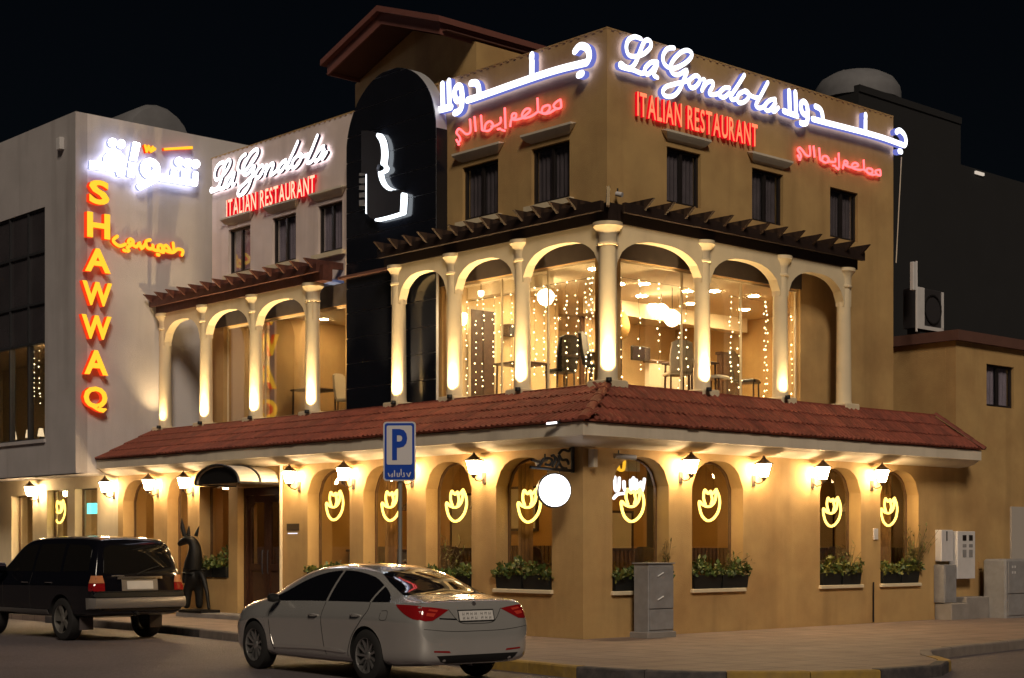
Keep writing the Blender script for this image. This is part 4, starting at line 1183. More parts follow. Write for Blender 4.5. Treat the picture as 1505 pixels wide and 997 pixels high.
# ================================================================== INSIDE, UPSTAIRS
def lit_disc(name, label, group, loc, r=.11, m=DOWNL):
    t = thing(name, label, "ceiling light", loc, group=group)
    MB().lathe([(r,-.012),(r,-.004)], loc, 14).build("lens", m, t)
    MB().lathe([(r+.03,-.004),(r+.03,0)], loc, 14).build("trim_ring", WHITEBOX, t)
DG = "recessed ceiling lights upstairs"
ORD = ["first", "second", "third", "fourth", "fifth", "sixth", "seventh", "eighth", "ninth", "tenth", "eleventh", "twelfth"]
def screen_x(X_, Y_):
    a = C0[0]+X_*U[0]+Y_*V[0]; b = C0[1]+X_*U[1]+Y_*V[1]; return a/b
def light_row(name, pts, text, group, z, r, m=DOWNL):
    for k, (X_, Y_) in enumerate(sorted(pts, key=lambda p: screen_x(*p))):
        lit_disc(name, "%s from the left of the round ceiling lights %s" % (ORD[k], text), group, (X_, Y_, z), r, m)
light_row("ceiling_downlight", [onZ(px, py, CZ) for px, py in ((947,417),(943,435),(939,457),(1010,428),(1050,428),(1108,435),(1094,455),(1040,462),(1016,446),(958,448))] + [(4.2,6.2),(6.6,6.3)], "behind the right-hand balcony glass", DG, CZ, .11)  # the last two lights are added to brighten the back wall
light_row("ceiling_downlight", ((2.6,2.3),(3.4,4.6),(2.5,4.4),(4.2,3.2)), "behind the left tower balcony glass", DG, CZ, .11)
light_row("ceiling_downlight", ((2.6,9.6),(2.8,11.2),(3.2,12.8),(4.2,10.4)), "behind the far-left balcony glass", DG, CZ, .09)
def pendant(px, py, d, r, label):
    k = d/FOC; cxw = (px-CX)*k
    X_ = (cxw-C0[0])*U[0] + (d-C0[1])*U[1]; Y_ = (cxw-C0[0])*V[0] + (d-C0[1])*V[1]; z = EYE+(HY-py)*k
    t = thing("pendant_lamp", label, "pendant lamp", (X_, Y_, z), group="globe pendants upstairs")
    MB().lathe([(.02,-r),(r*.6,-r*.8),(r*.95,-r*.3),(r,.05),(r*.8,r*.6),(r*.35,r*.95),(.02,r)], (X_,Y_,z), 14).build("globe_shade", GLOBE, t, True)
    MB().tube([(X_,Y_,z+r),(X_,Y_,CZ)], .008, 5).build("cord", IRON, t)
pendant(972, 458, 33.0, .16, "left globe pendant of the pair hanging upstairs behind the right-hand glass")
pendant(988, 468, 32.2, .17, "right globe pendant of the pair hanging upstairs behind the right-hand glass")
pendant(802, 437, 31.4, .17, "bright globe pendant upstairs left of the corner column")
pendant(707, 432, 31.6, .06, "tiny bright pendant upstairs behind the left tower glass")
# fixtures seen on the back walls
def wall_item(name, label, cat, boxes, m, group=None):
    mb = MB()
    for b in boxes: mb.box(*b)
    return tag(mb.build(name, m), label, cat, group)
YB = 5.6
def bw(px0, py0, px1, py1, Y, dep=.06):
    x0, zt_ = onY(px0, py0, Y); x1, zb2 = onY(px1, py1, Y); return (x0, Y-dep, zb2, x1, Y-.004, zt_)
d_ = thing("inner_door", "dark double door on the pale wall upstairs behind the left tower glass", "door", (3, YB, 4.36))
q = bw(690, 455, 724, 580, YB); xm_ = (q[0]+q[3])/2
MB().box(q[0], q[1], 4.37, xm_-.01, q[4], q[5]).build("door_leaf", INWOOD, d_); MB().box(xm_+.01, q[1], 4.37, q[3], q[4], q[5]).build("door_leaf", INWOOD, d_)
MB().box(q[0]-.07, q[1]+.01, 4.37, q[0]-.003, q[4], q[5]).box(q[3]+.003, q[1]+.01, 4.37, q[3]+.07, q[4], q[5]).box(q[0]-.07, q[1]+.01, q[5]+.003, q[3]+.07, q[4], q[5]+.07).build("frame", CREAM, d_)
sp = thing("wall_speaker", "brown box speaker high on the pale wall upstairs", "speaker", (4, YB, 5.5))
q = bw(738, 477, 752, 496, YB, .2); MB().cbox(q[0], q[1], q[2], q[3], q[4], q[5], .02).build("cabinet", INWOOD, sp)
MB().box(q[0]+.03, q[1]-.008, q[2]+.03, q[3]-.03, q[1]-.002, q[5]-.03).build("grille", LEATHER, sp)
def sconce(label, x, y, z):
    t = thing("glass_sconce", label, "wall lamp", (x, y, z))
    MB().lathe([(.05,0),(.10,.05),(.11,.22),(.10,.24)], (x,y-.14,z), 10).build("shade", GLOBE, t); MB().box(x-.03, y-.14, z-.04, x+.03, y-.004, z-.003).build("arm", IRON, t)
sconce("glowing wall lamp on the back wall upstairs near the right end", onY(1085, 490, 6.9)[0], 7.0, onY(1085, 505, 6.9)[1])
sconce("glowing wall lamp upstairs beside the dark double door", onY(672, 470, YB)[0], YB, onY(676, 480, YB)[1])
# big framed opening / picture right of the door
pf_ = thing("framed_mirror", "large dark framed mirror upstairs left of the corner column", "mirror", (5.5, 7, 4.4))
q = bw(790, 446, 856, 590, 6.98, .08)
for b in ((q[0],q[2],q[0]+.12,q[5]),(q[3]-.12,q[2],q[3],q[5]),(q[0]+.12,q[5]-.12,q[3]-.12,q[5])):
    pass
mbf = MB()
for b in ((q[0],4.38,q[0]+.12,q[5]),(q[3]-.12,4.38,q[3],q[5]),(q[0]+.12,q[5]-.12,q[3]-.12,q[5])): mbf.box(b[0], q[1], b[1], b[2], q[4], b[3])
mbf.build("frame", INWOOD, pf_)
MB().box(q[0]+.12, q[1]+.03, 4.38, q[3]-.12, q[4], q[5]-.12).build("mirror_glass", mat("mirror", (.7,.62,.5), .08, metal=1.0), pf_)
cu_ = thing("tall_cabinet", "tall brown cabinet upstairs against the back wall behind the right-hand glass", "cabinet", (7, 6.9, 4.36))
q = bw(1090, 505, 1128, 580, 6.2, .4)
MB().box(q[0], 5.8, 4.37, q[3], 6.3, q[5]).build("carcass", INWOOD, cu_)
for a_, b_ in ((q[0]+.02, (q[0]+q[3])/2-.01), ((q[0]+q[3])/2+.01, q[3]-.02)): MB().box(a_, 5.77, 4.45, b_, 5.798, q[5]-.04).build("cabinet_door", DOORW, cu_)
tv = thing("wall_screen", "dark wall screen upstairs just right of the corner column", "screen", (3.4, 4, 5.4))
q = bw(926, 508, 953, 532, 4.0, .06); MB().cbox(q[0], q[1], q[2], q[3], q[4], q[5], .01).build("bezel", LEATHER, tv); MB().box(q[0]+.03, q[1]-.006, q[2]+.03, q[3]-.03, q[1]-.001, q[5]-.03).build("display", WINDARK, tv)
def partition(label, x0, x1, y, z1, m=CLOTH):
    t = thing("low_partition", label, "partition", ((x0+x1)/2, y, 4.36))
    MB().cbox(x0, y, 4.362, x1, y+.14, z1, .015).build("panel", m, t); MB().cbox(x0-.03, y-.02, z1+.002, x1+.03, y+.16, z1+.06, .01).build("cap_rail", INWOOD, t)
partition("pale half-height partition upstairs under the wall screen", onY(945, 540, 4.2)[0], onY(1012, 540, 4.2)[0], 4.02, onY(960, 533, 4.0)[1])
partition("brown half-height partition upstairs between the right-hand columns", onY(1060, 540, 5.0)[0], onY(1090, 540, 5.0)[0], 5.0, onY(1070, 522, 5.0)[1], INWOOD)
bd = thing("brass_disc", "round brass wall disc upstairs beside the corner column", "wall decor", (3, 3, 5.6))
xb, zb3 = onY(909, 478, 3.3); MB().lathe([(.02,-.06),(.16,-.05),(.30,-.03),(.31,0),(.02,.01)], (xb, 3.3, zb3), 20, axis='y').build("disc", mat("brass", (.45,.28,.09), .35, metal=.8), bd, True)
MB().box(xb-.12, 3.32, 4.362, xb+.12, 3.45, zb3+.5).build("post", INWOOD, bd)

def make_chair(name, label, m, back_h=1.0):
    t = thing(name, label, "chair")
    for sx in (-1, 1):
        for sy in (-1, 1): MB().tube([(sx*.19, sy*.19, 0), (sx*.18, sy*.18, .45)], .018, 6).build("leg", INWOOD, t, local=True)
    MB().cbox(-.23, -.23, .451, .23, .23, .52, .03).build("seat", m, t, local=True)
    pr_ = [(-.21,.50),(.21,.50),(.23,back_h*.75),(.20,back_h),(.10,back_h+.05),(-.10,back_h+.05),(-.20,back_h),(-.23,back_h*.75)]
    MB().prism(pr_, lambda a, b, d: (a, .19+d+(b-.5)*.15, b), 0, .06).build("backrest", m, t, local=True)
    return t
def make_table(name, label, w=.8, m=INWOOD):
    t = thing(name, label, "table")
    MB().cbox(-w/2, -w/2, .72, w/2, w/2, .76, .012).build("table_top", m, t, local=True)
    for sx in (-1, 1):
        for sy in (-1, 1): MB().tube([(sx*(w/2-.05), sy*(w/2-.05), 0), (sx*(w/2-.06), sy*(w/2-.06), .72)], .022, 6).build("leg", INWOOD, t, local=True)
    return t
UF = 4.362
chd = make_chair("dining_chair", "", LEATHER, 1.08); chc = make_chair("dining_chair", "", CLOTH, 1.05); tab = make_table("dining_table", "")
f1 = f2 = f3 = True
for (X_, Y_, rz, lb) in ((2.25,1.85,.5,"dark high-backed chair upstairs just left of the corner column"),(2.3,2.9,2.9,"dark high-backed chair upstairs seen past the second column left"),
                      (6.4,1.75,.4,"dark chair upstairs at the right end of the glazing")):
    place_copy(chd, f1, (X_,Y_,UF), rz, lb, "dark dining chairs upstairs"); f1 = False
for (X_, Y_, rz, lb) in ((5.35,1.7,.2,"cream upholstered chair upstairs close to the right-hand glass"),(4.3,1.75,2.6,"cream chair upstairs behind the first column right of the corner"),(3.0,10.5,.3,"cream chair upstairs in the far-left room")):
    place_copy(chc, f2, (X_,Y_,UF), rz, lb, "cream dining chairs upstairs"); f2 = False
for (X_, Y_, rz, lb) in ((2.6,2.35,.1,"dining table upstairs left of the corner column"),(4.85,1.9,0,"dining table upstairs behind the right-hand glass"),(2.5,4.2,0,"dining table upstairs behind the left tower glass"),(2.6,11.3,0,"dining table upstairs in the far-left room")):
    place_copy(tab, f3, (X_,Y_,UF), rz, lb, "dining tables upstairs"); f3 = False
# far-left room: round mirror, picture lines, wall lamp
rm = thing("round_mirror", "round pale wall mirror upstairs in the far-left room", "mirror", (4.9, 11, 5.5))
ym2, zm2 = onX(377, 520, 4.9)
MB().lathe([(.02,-.03),(.50,-.03),(.50,0)], (4.99, ym2, zm2), 28, axis='x').build("glass_disc", mat("pale_mirror", (.6,.5,.32), .25, metal=.4), rm)
MB().lathe([(.50,-.05),(.56,-.05),(.56,0),(.50,0)], (4.99, ym2, zm2), 28, axis='x', caps=False).build("rim", mat("brass", (.45,.28,.09), .35, metal=.8), rm)
sc3 = thing("wall_sculpture", "thin black wire wall sculpture upstairs in the far-left room", "wall decor", (4.9, 10, 5))
for pts in ([(428,500),(428,530)],[(418,522),(438,522)],[(424,548),(430,534),(428,550)],[(345,522),(345,548),(362,570)]):
    MB().tube([(4.93, *onX(p[0], p[1], 4.93)) for p in pts], .02, 5).build("wire", IRON, sc3)
# ---- fairy-light curtains hung just inside the glass
def fairy(label, mapf, us, z0, z1, d, dense=1.0, seed=0):
    r = random.Random(seed); u0, u1 = min(us), max(us)
    t = thing("fairy_light_curtain", label, "fairy lights", mapf((u0+u1)/2, z1, d), group="fairy-light curtains behind the glass")
    MB().tube([mapf(u0-.05, z1, d), mapf(u1+.05, z1, d)], .004, 4).build("header_wire", IRON, t)
    for u in us:
        zz = z1-.01; pts = []; bl = MB(); lowz = z0 + r.uniform(0, .25)
        while zz > lowz:
            uu = u + r.gauss(0, .018)
            pts.append(mapf(uu, zz, d)); 
            if r.random() < .9:
                k = r.uniform(.011, .021); c = Vector(mapf(uu+r.gauss(0, .015), zz, d))
                bl.add([c+Vector(v)*k for v in ((1,0,0),(-1,0,0),(0,1,0),(0,-1,0),(0,0,1),(0,0,-1))], [(0,2,4),(2,1,4),(1,3,4),(3,0,4),(2,0,5),(1,2,5),(3,1,5),(0,3,5)])
            zz -= r.uniform(.07, .19)/dense
        st = MB().tube(pts, .0025, 3).build("strand", IRON, t, recalc=False)
        bl.build("bulbs", BULB, st, kind="stuff", recalc=False)
fairy("fairy lights hanging behind glass in the second bay left of the corner column", mapL(TX), [LY(p, TX+.2) for p in (686, 699, 710, 726, 737, 752)], 4.45, 6.35, -.2, seed=1)
fairy("fairy lights hanging in the bay immediately left of the corner column", mapL(TX), [LY(p, TX+.2) for p in (786, 800, 817, 832, 848, 862, 867, 870)], 4.45, 6.40, -.2, 1.2, seed=2)
fairy("fairy lights hanging in the bay immediately right of the corner column", mapR(TY), [RX(p, TY+.2) for p in (913, 940, 968, 998, 1009)], 4.45, 6.40, -.2, .85, seed=3)
fairy("fairy lights hanging in the middle bay of the right-hand balcony", mapR(TY), [RX(p, TY+.2) for p in (1074, 1087, 1124, 1127)], 4.45, 6.38, -.2, 1.1, seed=4)
fairy("dense bunch of fairy lights in the last glazed bay on the right", mapR(TY), [RX(p, TY+.2) for p in (1164, 1169, 1173)], 4.45, 6.35, -.2, 1.3, seed=5)
fairy("fairy lights in the lit upper window of the grey building", mapL(XS), [LY(p, XS+.4) for p in (46, 50, 58)], wz[0]+.75, wz[1]-.1, -.4, 1.1, seed=6)
for i, px in enumerate((42, 60, 20)):
    t = thing("table_lamp", ["middle", "rightmost", "leftmost"][i]+" small shaded lamp in the grey building's lit window", "lamp", (XS+.5, LY(px, XS+.5), wz[0]), group="small lamps in the grey building window")
    MB().lathe([(.085,.14),(.05,.34)], (XS+.5, LY(px, XS+.5), wz[0]), 10).build("shade", glow("small_shade_glow", (1, .74, .42), 1.6), t)
    MB().lathe([(.05,0.03),(.012,.05),(.012,.14)], (XS+.5, LY(px, XS+.5), wz[0]), 8).build("base", IRON, t)
MB().box(XS+.35, wy0, wz[0]-.06, XS+.75, wcols[-1], wz[0]+.03).build("window_shelf", INWOOD, NB)

# ================================================================== INSIDE, GROUND FLOOR
GGR = "ceiling lights on the ground floor"
light_row("ceiling_spotlight", ((1.6,1.6),(2.0,4.0),(1.8,6.6),(4.2,1.9),(7.2,2.0),(9.6,2.0),(5.8,4.8)), "in the ground-floor dining room", GGR, 3.26, .085, glow("dim_downlight_glow", (1.0, .62, .24), 120.0))
lit_disc("ceiling_spotlight", "round ceiling light in the lobby behind the entrance door", GGR, (1.4, 9.8, 3.26), .07, glow("dim_downlight_glow", (1.0, .62, .24), 120.0))
lit_disc("ceiling_spotlight", "round ceiling light behind the plain arches left of the statue", GGR, (1.4, 13.6, 3.26), .07, glow("dim_downlight_glow", (1.0, .62, .24), 120.0))
barstool = make_chair("cafe_chair", "", INWOOD, 1.0); cafet = make_table("cafe_table", "", .75)
f1 = f2 = True
for X_, Y_, rz, lb in ((1.3,2.5,2.0,"wooden chair inside the left-front window nearest the corner"),(1.2,1.1,.4,"wooden chair inside by the corner"),(1.2,4.7,2.2,"wooden chair inside the second left-front window"),(1.3,6.9,1.9,"wooden chair inside the third left-front window"),
                     (3.2,1.4,-.3,"wooden chair inside the second right-front window"),(4.4,1.5,.6,"wooden chair inside right of the second right-front window"),(7.4,1.4,.2,"wooden chair inside the third right-front window"),(9.2,1.4,-.2,"wooden chair inside the last right-front window")):
    place_copy(barstool, f1, (X_,Y_,.482), rz, lb, "wooden chairs on the ground floor"); f1 = False
for X_, Y_, lb in ((1.35,1.85,"table inside the left-front window nearest the corner"),(1.3,4.0,"table inside the second left-front window"),(1.3,6.2,"table inside the third left-front window"),(3.8,1.45,"table inside the second right-front window"),(8.2,1.4,"table inside the third right-front window")):
    place_copy(cafet, f2, (X_,Y_,.482), 0, lb, "cafe tables on the ground floor"); f2 = False
ct = thing("service_counter", "dark service counter inside the fourth left-front window", "counter", (1.6, 8.0, 0))
MB().cbox(1.2, 7.0, .482, 2.4, 8.1, 1.42, .01).build("counter_body", GREYBOX, ct); MB().cbox(1.15, 6.95, 1.422, 2.45, 8.15, 1.47, .01).build("counter_top", INWOOD, ct)
def framed(label, boxes, m1=INWALL):
    t = thing("framed_picture", label, "picture", (boxes[0], boxes[1], boxes[2]), group="framed pictures on the amber walls")
    x0, y0, z0, x1, y1, z1 = boxes
    MB().box(*boxes).build("canvas", m1, t)
    if abs(x1-x0) < abs(y1-y0):
        MB().box(x0-.015,y0-.05,z0-.05,x1-.004,y0-.002,z1+.05).box(x0-.015,y1+.002,z0-.05,x1-.004,y1+.05,z1+.05).box(x0-.015,y0,z1+.002,x1-.004,y1,z1+.05).box(x0-.015,y0,z0-.05,x1-.004,y1,z0-.002).build("frame", INWOOD, t)
    else:
        MB().box(x0-.05,y0-.015,z0-.05,x0-.002,y1-.004,z1+.05).box(x1+.002,y0-.015,z0-.05,x1+.05,y1-.004,z1+.05).box(x0,y0-.015,z1+.002,x1,y1-.004,z1+.05).box(x0,y0-.015,z0-.05,x1,y1-.004,z0-.002).build("frame", INWOOD, t)
framed("framed picture on the amber wall behind the window nearest the corner on the left", (3.25, 4.6, 1.9, 3.295, 5.6, 2.7), CREAM)
framed("framed picture on the amber wall behind the second left-front window", (3.25, 6.4, 1.5, 3.295, 7.2, 2.6), CREAM)
framed("framed picture on the amber wall behind the right-front windows", (3.7, 3.33, 1.5, 4.7, 3.375, 2.2), CREAM)
framed("framed picture on the amber wall behind the last right-front window", (10.6, 3.33, 1.5, 11.4, 3.375, 2.3), INWALL)
def cone_lamp(x, y, label):
    t = thing("cone_pendant", label, "pendant lamp", (x, y, 2.25), group="cone pendants on the ground floor")
    MB().lathe([(.20,0),(.19,.01),(.06,.17),(.03,.20)], (x, y, 2.25), 14).build("shade", INWOOD2, t, True)
    MB().lathe([(.02,.02),(.05,.03),(.05,.08),(.02,.10)], (x, y, 2.24), 8).build("bulb", glow("cone_bulb", (1, .66, .3), 60.0), t)
    MB().tube([(x,y,2.45),(x,y,3.26)], .006, 4).build("cord", IRON, t)
for x_, y_, lb in ((1.35,1.9,"the left-front window nearest the corner"),(1.3,4.1,"the second left-front window"),(1.3,6.2,"the third left-front window"),(3.7,1.5,"the second right-front window"),(7.3,1.5,"the third right-front window"),(9.4,1.5,"the last right-front window")):
    cone_lamp(x_, y_, "wooden cone pendant hanging inside "+lb)
wn_ = MB()
for k in range(40): wn_.box(3.26, 3.55+k*.118, .49, 3.298, 3.55+k*.118+.07, 1.55)
for k in range(100): wn_.box(3.45+k*.118, 3.34, .49, 3.45+k*.118+.07, 3.378, 1.50) if not 5.15 < 3.45+k*.118 < 6.4 else None
wn_.build("wall_battens", INWOOD2, R, kind="stuff")
def curtain(mapf, a0, a1, d, label):
    pts = [(a0+(a1-a0)*k/24, .03*math.sin(k*1.9)+.015*math.sin(k*.8)) for k in range(25)]
    mb = MB()
    for k in range(24):
        p, q = pts[k], pts[k+1]
        for dd in (0, -.006): mb.add([mapf(p[0], .85, d+p[1]+dd), mapf(q[0], .85, d+q[1]+dd), mapf(q[0], 3.0, d+q[1]+dd), mapf(p[0], 3.0, d+p[1]+dd)], [(0,1,2,3)])
    tag(mb.build("curtain", mat("amber_curtain", (.34,.17,.06), .9, noise=.15, nscale=8), None, True, recalc=False), label, "curtain", "amber curtains beside the windows")
curtain(mapL(0), WL[0][1]-.36, WL[0][1]-.02, -.55, "amber curtain gathered at the left side of the window nearest the corner")
curtain(mapL(0), WL[2][1]-.34, WL[2][1]-.02, -.55, "amber curtain gathered inside the third left-front window")
curtain(mapR(0), WR[1][0]+.02, WR[1][0]+.30, -.55, "amber curtain gathered inside the second right-front window")
curtain(mapR(0), WR[3][1]-.55, WR[3][1]-.15, -.60, "amber curtain gathered inside the last right-front window")
sh_ = thing("bottle_shelf", "lit shelf unit inside, seen through the right-front window nearest the corner", "shelf", (5.8, 6.4, 0))
MB().box(5.25, 6.1, .04, 6.35, 6.45, .9).box(5.25, 6.2, 1.3, 6.35, 6.45, 1.34).box(5.25, 6.2, 1.75, 6.35, 6.45, 1.79).box(5.25, 6.42, .9, 6.35, 6.46, 2.4).build("shelf_boards", INWOOD, sh_)
MB().box(5.3, 6.38, 1.22, 6.3, 6.41, 1.29).box(5.3, 6.38, 1.67, 6.3, 6.41, 1.74).build("strip_light", glow("shelf_strip", (1, .8, .55), 4), sh_)
hs = thing("hanging_menu_sign", "white and yellow lit lettering hanging inside the right-front window nearest the corner", "sign", (RX(925, .5), .5, 2.5))
cW = crop(770, 630, 1496/210)
conW, mW = plane_right(.50)
for s, w, m in (([(945,510),(950,640),(985,640),(992,520)], .05, SIGNW), ([(935,730),(975,690),(1050,680)], .05, SIGNW), ([(1040,560),(1050,640),(1110,640),(1110,545)], .06, SIGNW), ([(1140,520),(1150,640)], .06, SIGNW), ([(1170,540),(1190,640),(1215,560),(1235,650),(1255,530)], .05, SIGNW),
                ([(950,435),(980,380),(990,430),(1035,430),(1045,345)], .05, SIGNY)):
    mb = MB(); ribbon(mb, [conW(*cW(p)) for p in smoothline(s, 3)], w, mW, 0, .03, 0, 0); mb.build("letter", m, hs, recalc=False)
q0, q1 = conW(*cW((1075, 445))), conW(*cW((1215, 345)))
MB().box(q0[0], .50, q0[1], q1[0], .53, q1[1]).build("white_card", WHITEBOX, hs)

# ================================================================== PLANTERS
LEAF = mat("leaf_green", (0.060, 0.095, 0.018), 0.55, noise=0.35, nscale=9)
LEAFY = mat("leaf_yellow_green", (0.13, 0.13, 0.022), 0.55, noise=0.3, nscale=9)
PBOX = mat("planter_black_plastic", (0.012, 0.013, 0.012), 0.5)
def leaf_mass(mb, r, a0, a1, mapf, z0, zt, dmin, dmax, n, tall=0.0, mi=1):
    for i in range(n):
        a = r.uniform(a0, a1); dd = r.uniform(dmin, dmax); lump = .55+.45*math.sin(a*9+dd*7)*math.sin(a*4.3+1)
        z = z0 + (zt-z0)*(r.random()**.8)*max(.25, lump) + (tall if r.random() < .08 else 0)*r.random()
        p = Vector(mapf(a, z, dd))
        t = Vector((r.gauss(0,1), r.gauss(0,1), r.gauss(.5,.8))).normalized(); s = t.cross(Vector((r.gauss(0,1), r.gauss(0,1), r.gauss(0,1)))).normalized()
        L_ = r.uniform(.05,.12); W_ = L_*r.uniform(.22,.42)
        mb.add([p, p+t*L_*.5+s*W_, p+t*L_, p+t*L_*.5-s*W_], [(0,1,2,3)], mi if r.random() < .7 else 3-mi)
def sprig(mb, r, base, h, n, spread, mi=2):
    """thin upright stems with narrow leaves"""
    for i in range(n):
        tip = Vector(base)+Vector((r.gauss(0,spread), r.gauss(0,spread), h*r.uniform(.6,1.05)))
        b = Vector(base)+Vector((r.gauss(0,.03), r.gauss(0,.03), 0))
        mid = b.lerp(tip, .5)+Vector((0,0,.08))
        mb.tube([b, mid, tip], .004, 3, mi=0)
        for k in range(9):
            q = b.lerp(tip, .25+.75*k/9)+Vector((0,0,.05*math.sin(k)))
            t = Vector((r.gauss(0,1), r.gauss(0,1), r.gauss(.3,.6))).normalized(); s = t.cross(Vector((0,0,1))).normalized()
            L_ = r.uniform(.08,.17); mb.add([q, q+t*L_*.5+s*.014, q+t*L_, q+t*L_*.5-s*.014], [(0,1,2,3)], mi)
def planter(label, mapf, a0, a1, zs, ht, seed, out=.02, tall=0.0, sprigs=(), yellow=False):
    r = random.Random(seed); t = thing("window_planter", label, "planter", mapf((a0+a1)/2, zs, .1), group="planters on the window sills")
    nb_ = 2; w = (a1-a0)/nb_
    for i in range(nb_):
        u0, u1 = a0+i*w+.01, a0+(i+1)*w-.01
        bx_ = MB(); bot = [(u0+.02, out+.01), (u1-.02, out+.01), (u1-.02, out-.18), (u0+.02, out-.18)]; top = [(u0, out+.03), (u1, out+.03), (u1, out-.2), (u0, out-.2)]
        bx_.v = [tuple(mapf(a, zs+.004, d)) for a, d in bot] + [tuple(mapf(a, zs+.24, d)) for a, d in top] + [tuple(mapf(a*.98+(u0+u1)/2*.02, zs+.22, d)) for a, d in top]
        bx_.f = [[0,1,2,3],[8,9,10,11]] + [[k,(k+1)%4,4+(k+1)%4,4+k] for k in range(4)] + [[4+k,4+(k+1)%4,8+(k+1)%4,8+k] for k in range(4)]; bx_.m = [0]*10
        bx_.build("planter_box", PBOX, t)
    fo = MB(); leaf_mass(fo, r, a0-.02, a1+.02, mapf, zs+.20, zs+.22+ht, out-.19, out+.10, int(420*(a1-a0)), tall, 2 if yellow else 1)
    for (fa, h, n, sp) in sprigs: sprig(fo, r, mapf(a0+(a1-a0)*fa, zs+.2, out-.05), h, n, sp)
    fo.build("foliage", [mat("stem_brown", (.08,.06,.025), .8), LEAF, LEAFY], t, kind="stuff", recalc=False)
PL = ["window nearest the corner on the left front", "second window from the corner on the left front", "third left-front window, behind the silver car", "fourth left-front window, beside the entrance"]
for i, (a, b) in enumerate(WL):
    planter("black planter of plants on the "+PL[i], mapL(0), a+.02, b-.02, SILL, .34 if i == 0 else .18, 20+i, sprigs=() if i != 1 else ((.5, .7, 9, .12),) if i == 1 else ())
PR = ["first right-front window, behind the grey cabinet", "second right-front window", "third right-front window", "last right-front window, with tall feathery shoots"]
for i, (a, b) in enumerate(WR):
    planter("black planter of plants on the "+PR[i], mapR(0), a+.02, b+(.12 if i == 1 else -.02), .783, (.26, .36, .36, .30)[i], 30+i, tall=.1, yellow=i > 1,
            sprigs=((.95, .75, 5, .10),) if i == 0 else ((.7, .45, 10, .14),) if i == 1 else ((.75, .55, 14, .16),) if i == 2 else ((.95, .95, 26, .20), (.7, .5, 8, .12)))
planter("dark planter of leafy plants left of the entrance, behind the statue", mapL(0), WL2[0][0]+.02, WL2[0][1]-.02, .853, .42, 41)

# ================================================================== STREET FURNITURE
# parking sign
px_, py_ = LY(588, -3.05), 0
ps = thing("parking_sign", "blue and white P parking sign on a pole behind the silver car", "sign", (-3.05, px_, 0))
MB().tube([(-3.05, px_, 0), (-3.05, px_, onX(588, 624, -3.05)[1])], .035, 10).build("pole", mat("galvanised", (.30,.29,.27), .5, metal=.5), ps, True)
Md = Matrix.Translation((-3.05, px_, 0)) @ Matrix.Rotation(math.atan2(V[1], U[1])-math.pi/2-rad(4), 4, 'Z')
def mP2(a, b, d): return tuple(Md @ Vector((a, -.05-d, b)))
kd = 25.6/FOC
zb_s, zt_s = EYE+(HY-707)*25.2/FOC, EYE+(HY-620)*25.2/FOC
hw_ = 24*25.2/FOC
def rrect(x0, z0, x1, z1, r, n=4):
    o_ = []
    for cx_, cz_, a_ in ((x1-r,z0+r,-90),(x1-r,z1-r,0),(x0+r,z1-r,90),(x0+r,z0+r,180)):
        for k in range(n+1): o_.append((cx_+r*math.cos(rad(a_+90*k/n)), cz_+r*math.sin(rad(a_+90*k/n))))
    return o_
BLUE = mat("sign_blue", (.006, .055, .40), .35); SWHITE = mat("sign_white", (.62, .60, .62), .4)
plate = MB().prism(rrect(-hw_, zb_s, hw_, zt_s, .05), mP2, 0, .02).build("plate", SWHITE, ps)
MB().prism(rrect(-hw_+.022, zb_s+.022, hw_-.022, zt_s-.022, .04), mP2, .021, .024).build("blue_field", BLUE, plate)
zmid = zb_s+(zt_s-zb_s)*.275
MB().prism(rrect(-hw_+.055, zmid, hw_-.055, zt_s-.06, .025), mP2, .025, .028).build("white_field", SWHITE, plate)
letter(plate, "P", mP2, -.115, .125, zmid+.07, zt_s-.115, .029, .032, [BLUE, BLUE], .03, "letter_p")
cPk = crop(550, 610, 725/80)
arw = MB()
for s in ([(205,770),(220,810)],[(240,800),(262,770),(262,815),(245,815)],[(288,735),(288,810)],[(322,770),(325,815),(350,815),(352,770)],[(374,720),(376,795)],[(410,765),(418,815),(395,815)],[(450,770),(470,815),(490,770)],[(480,815),(500,760)]):
    ribbon(arw, [((p[0]-352)/9.06*kd, zt_s-((p[1]-95)/9.06*kd)) for p in s], .016, mP2, .025, .028+.0002*len(arw.f)*.1, 0, 0)
arw.build("arabic_lettering", SWHITE, plate, recalc=False)
MB().cbox(-3.12, px_-.03, zb_s+.2, -3.07, px_+.03, zb_s+.26, .005).build("clamp", STEEL, ps)
# round hanging sign on a scroll bracket
bk = thing("scroll_bracket", "black wrought-iron scroll bracket on the left wall at the corner", "bracket", (0, .22, 2.9))
zb4 = onX(846, 690, 0)[1]
cK = crop(770, 630, 1496/210)
def scr3(p):                                   # crop point -> point in the plane Y=.22 (bracket stands out along -X)
    q_ = cK(p); r = _ray(*q_); t = (.22-CAM[1])/r[1]; return (CAM[0]+t*r[0], .22, EYE+t*r[2])
off = Vector((-.03, 0, 0))-Vector((scr3((540,330))[0], 0, 0))
def S3(p): return Vector(scr3(p))+off
MB().tube([S3((540,195)), S3((542,465))], .034, 6).build("wall_bar", IRON, bk)
MB().tube([S3((545,445)), S3((300,425)), S3((100,405))], .027, 6).build("main_arm", IRON, bk)
for s in ([(110,330),(160,345),(215,365),(180,400)],[(215,370),(240,320),(300,315),(330,345),(300,385),(255,375)],[(330,400),(360,340),(345,285),(320,290)],[(345,290),(385,330),(430,410),(480,420)],[(395,270),(440,225),(500,240),(520,205)],[(400,280),(430,330),(480,330),(500,380)],[(370,410),(400,340),(395,280)]):
    P = smoothline(s, 4); MB().tube([S3(p) for p in P], .023, 6).build("scroll", IRON, bk, True)
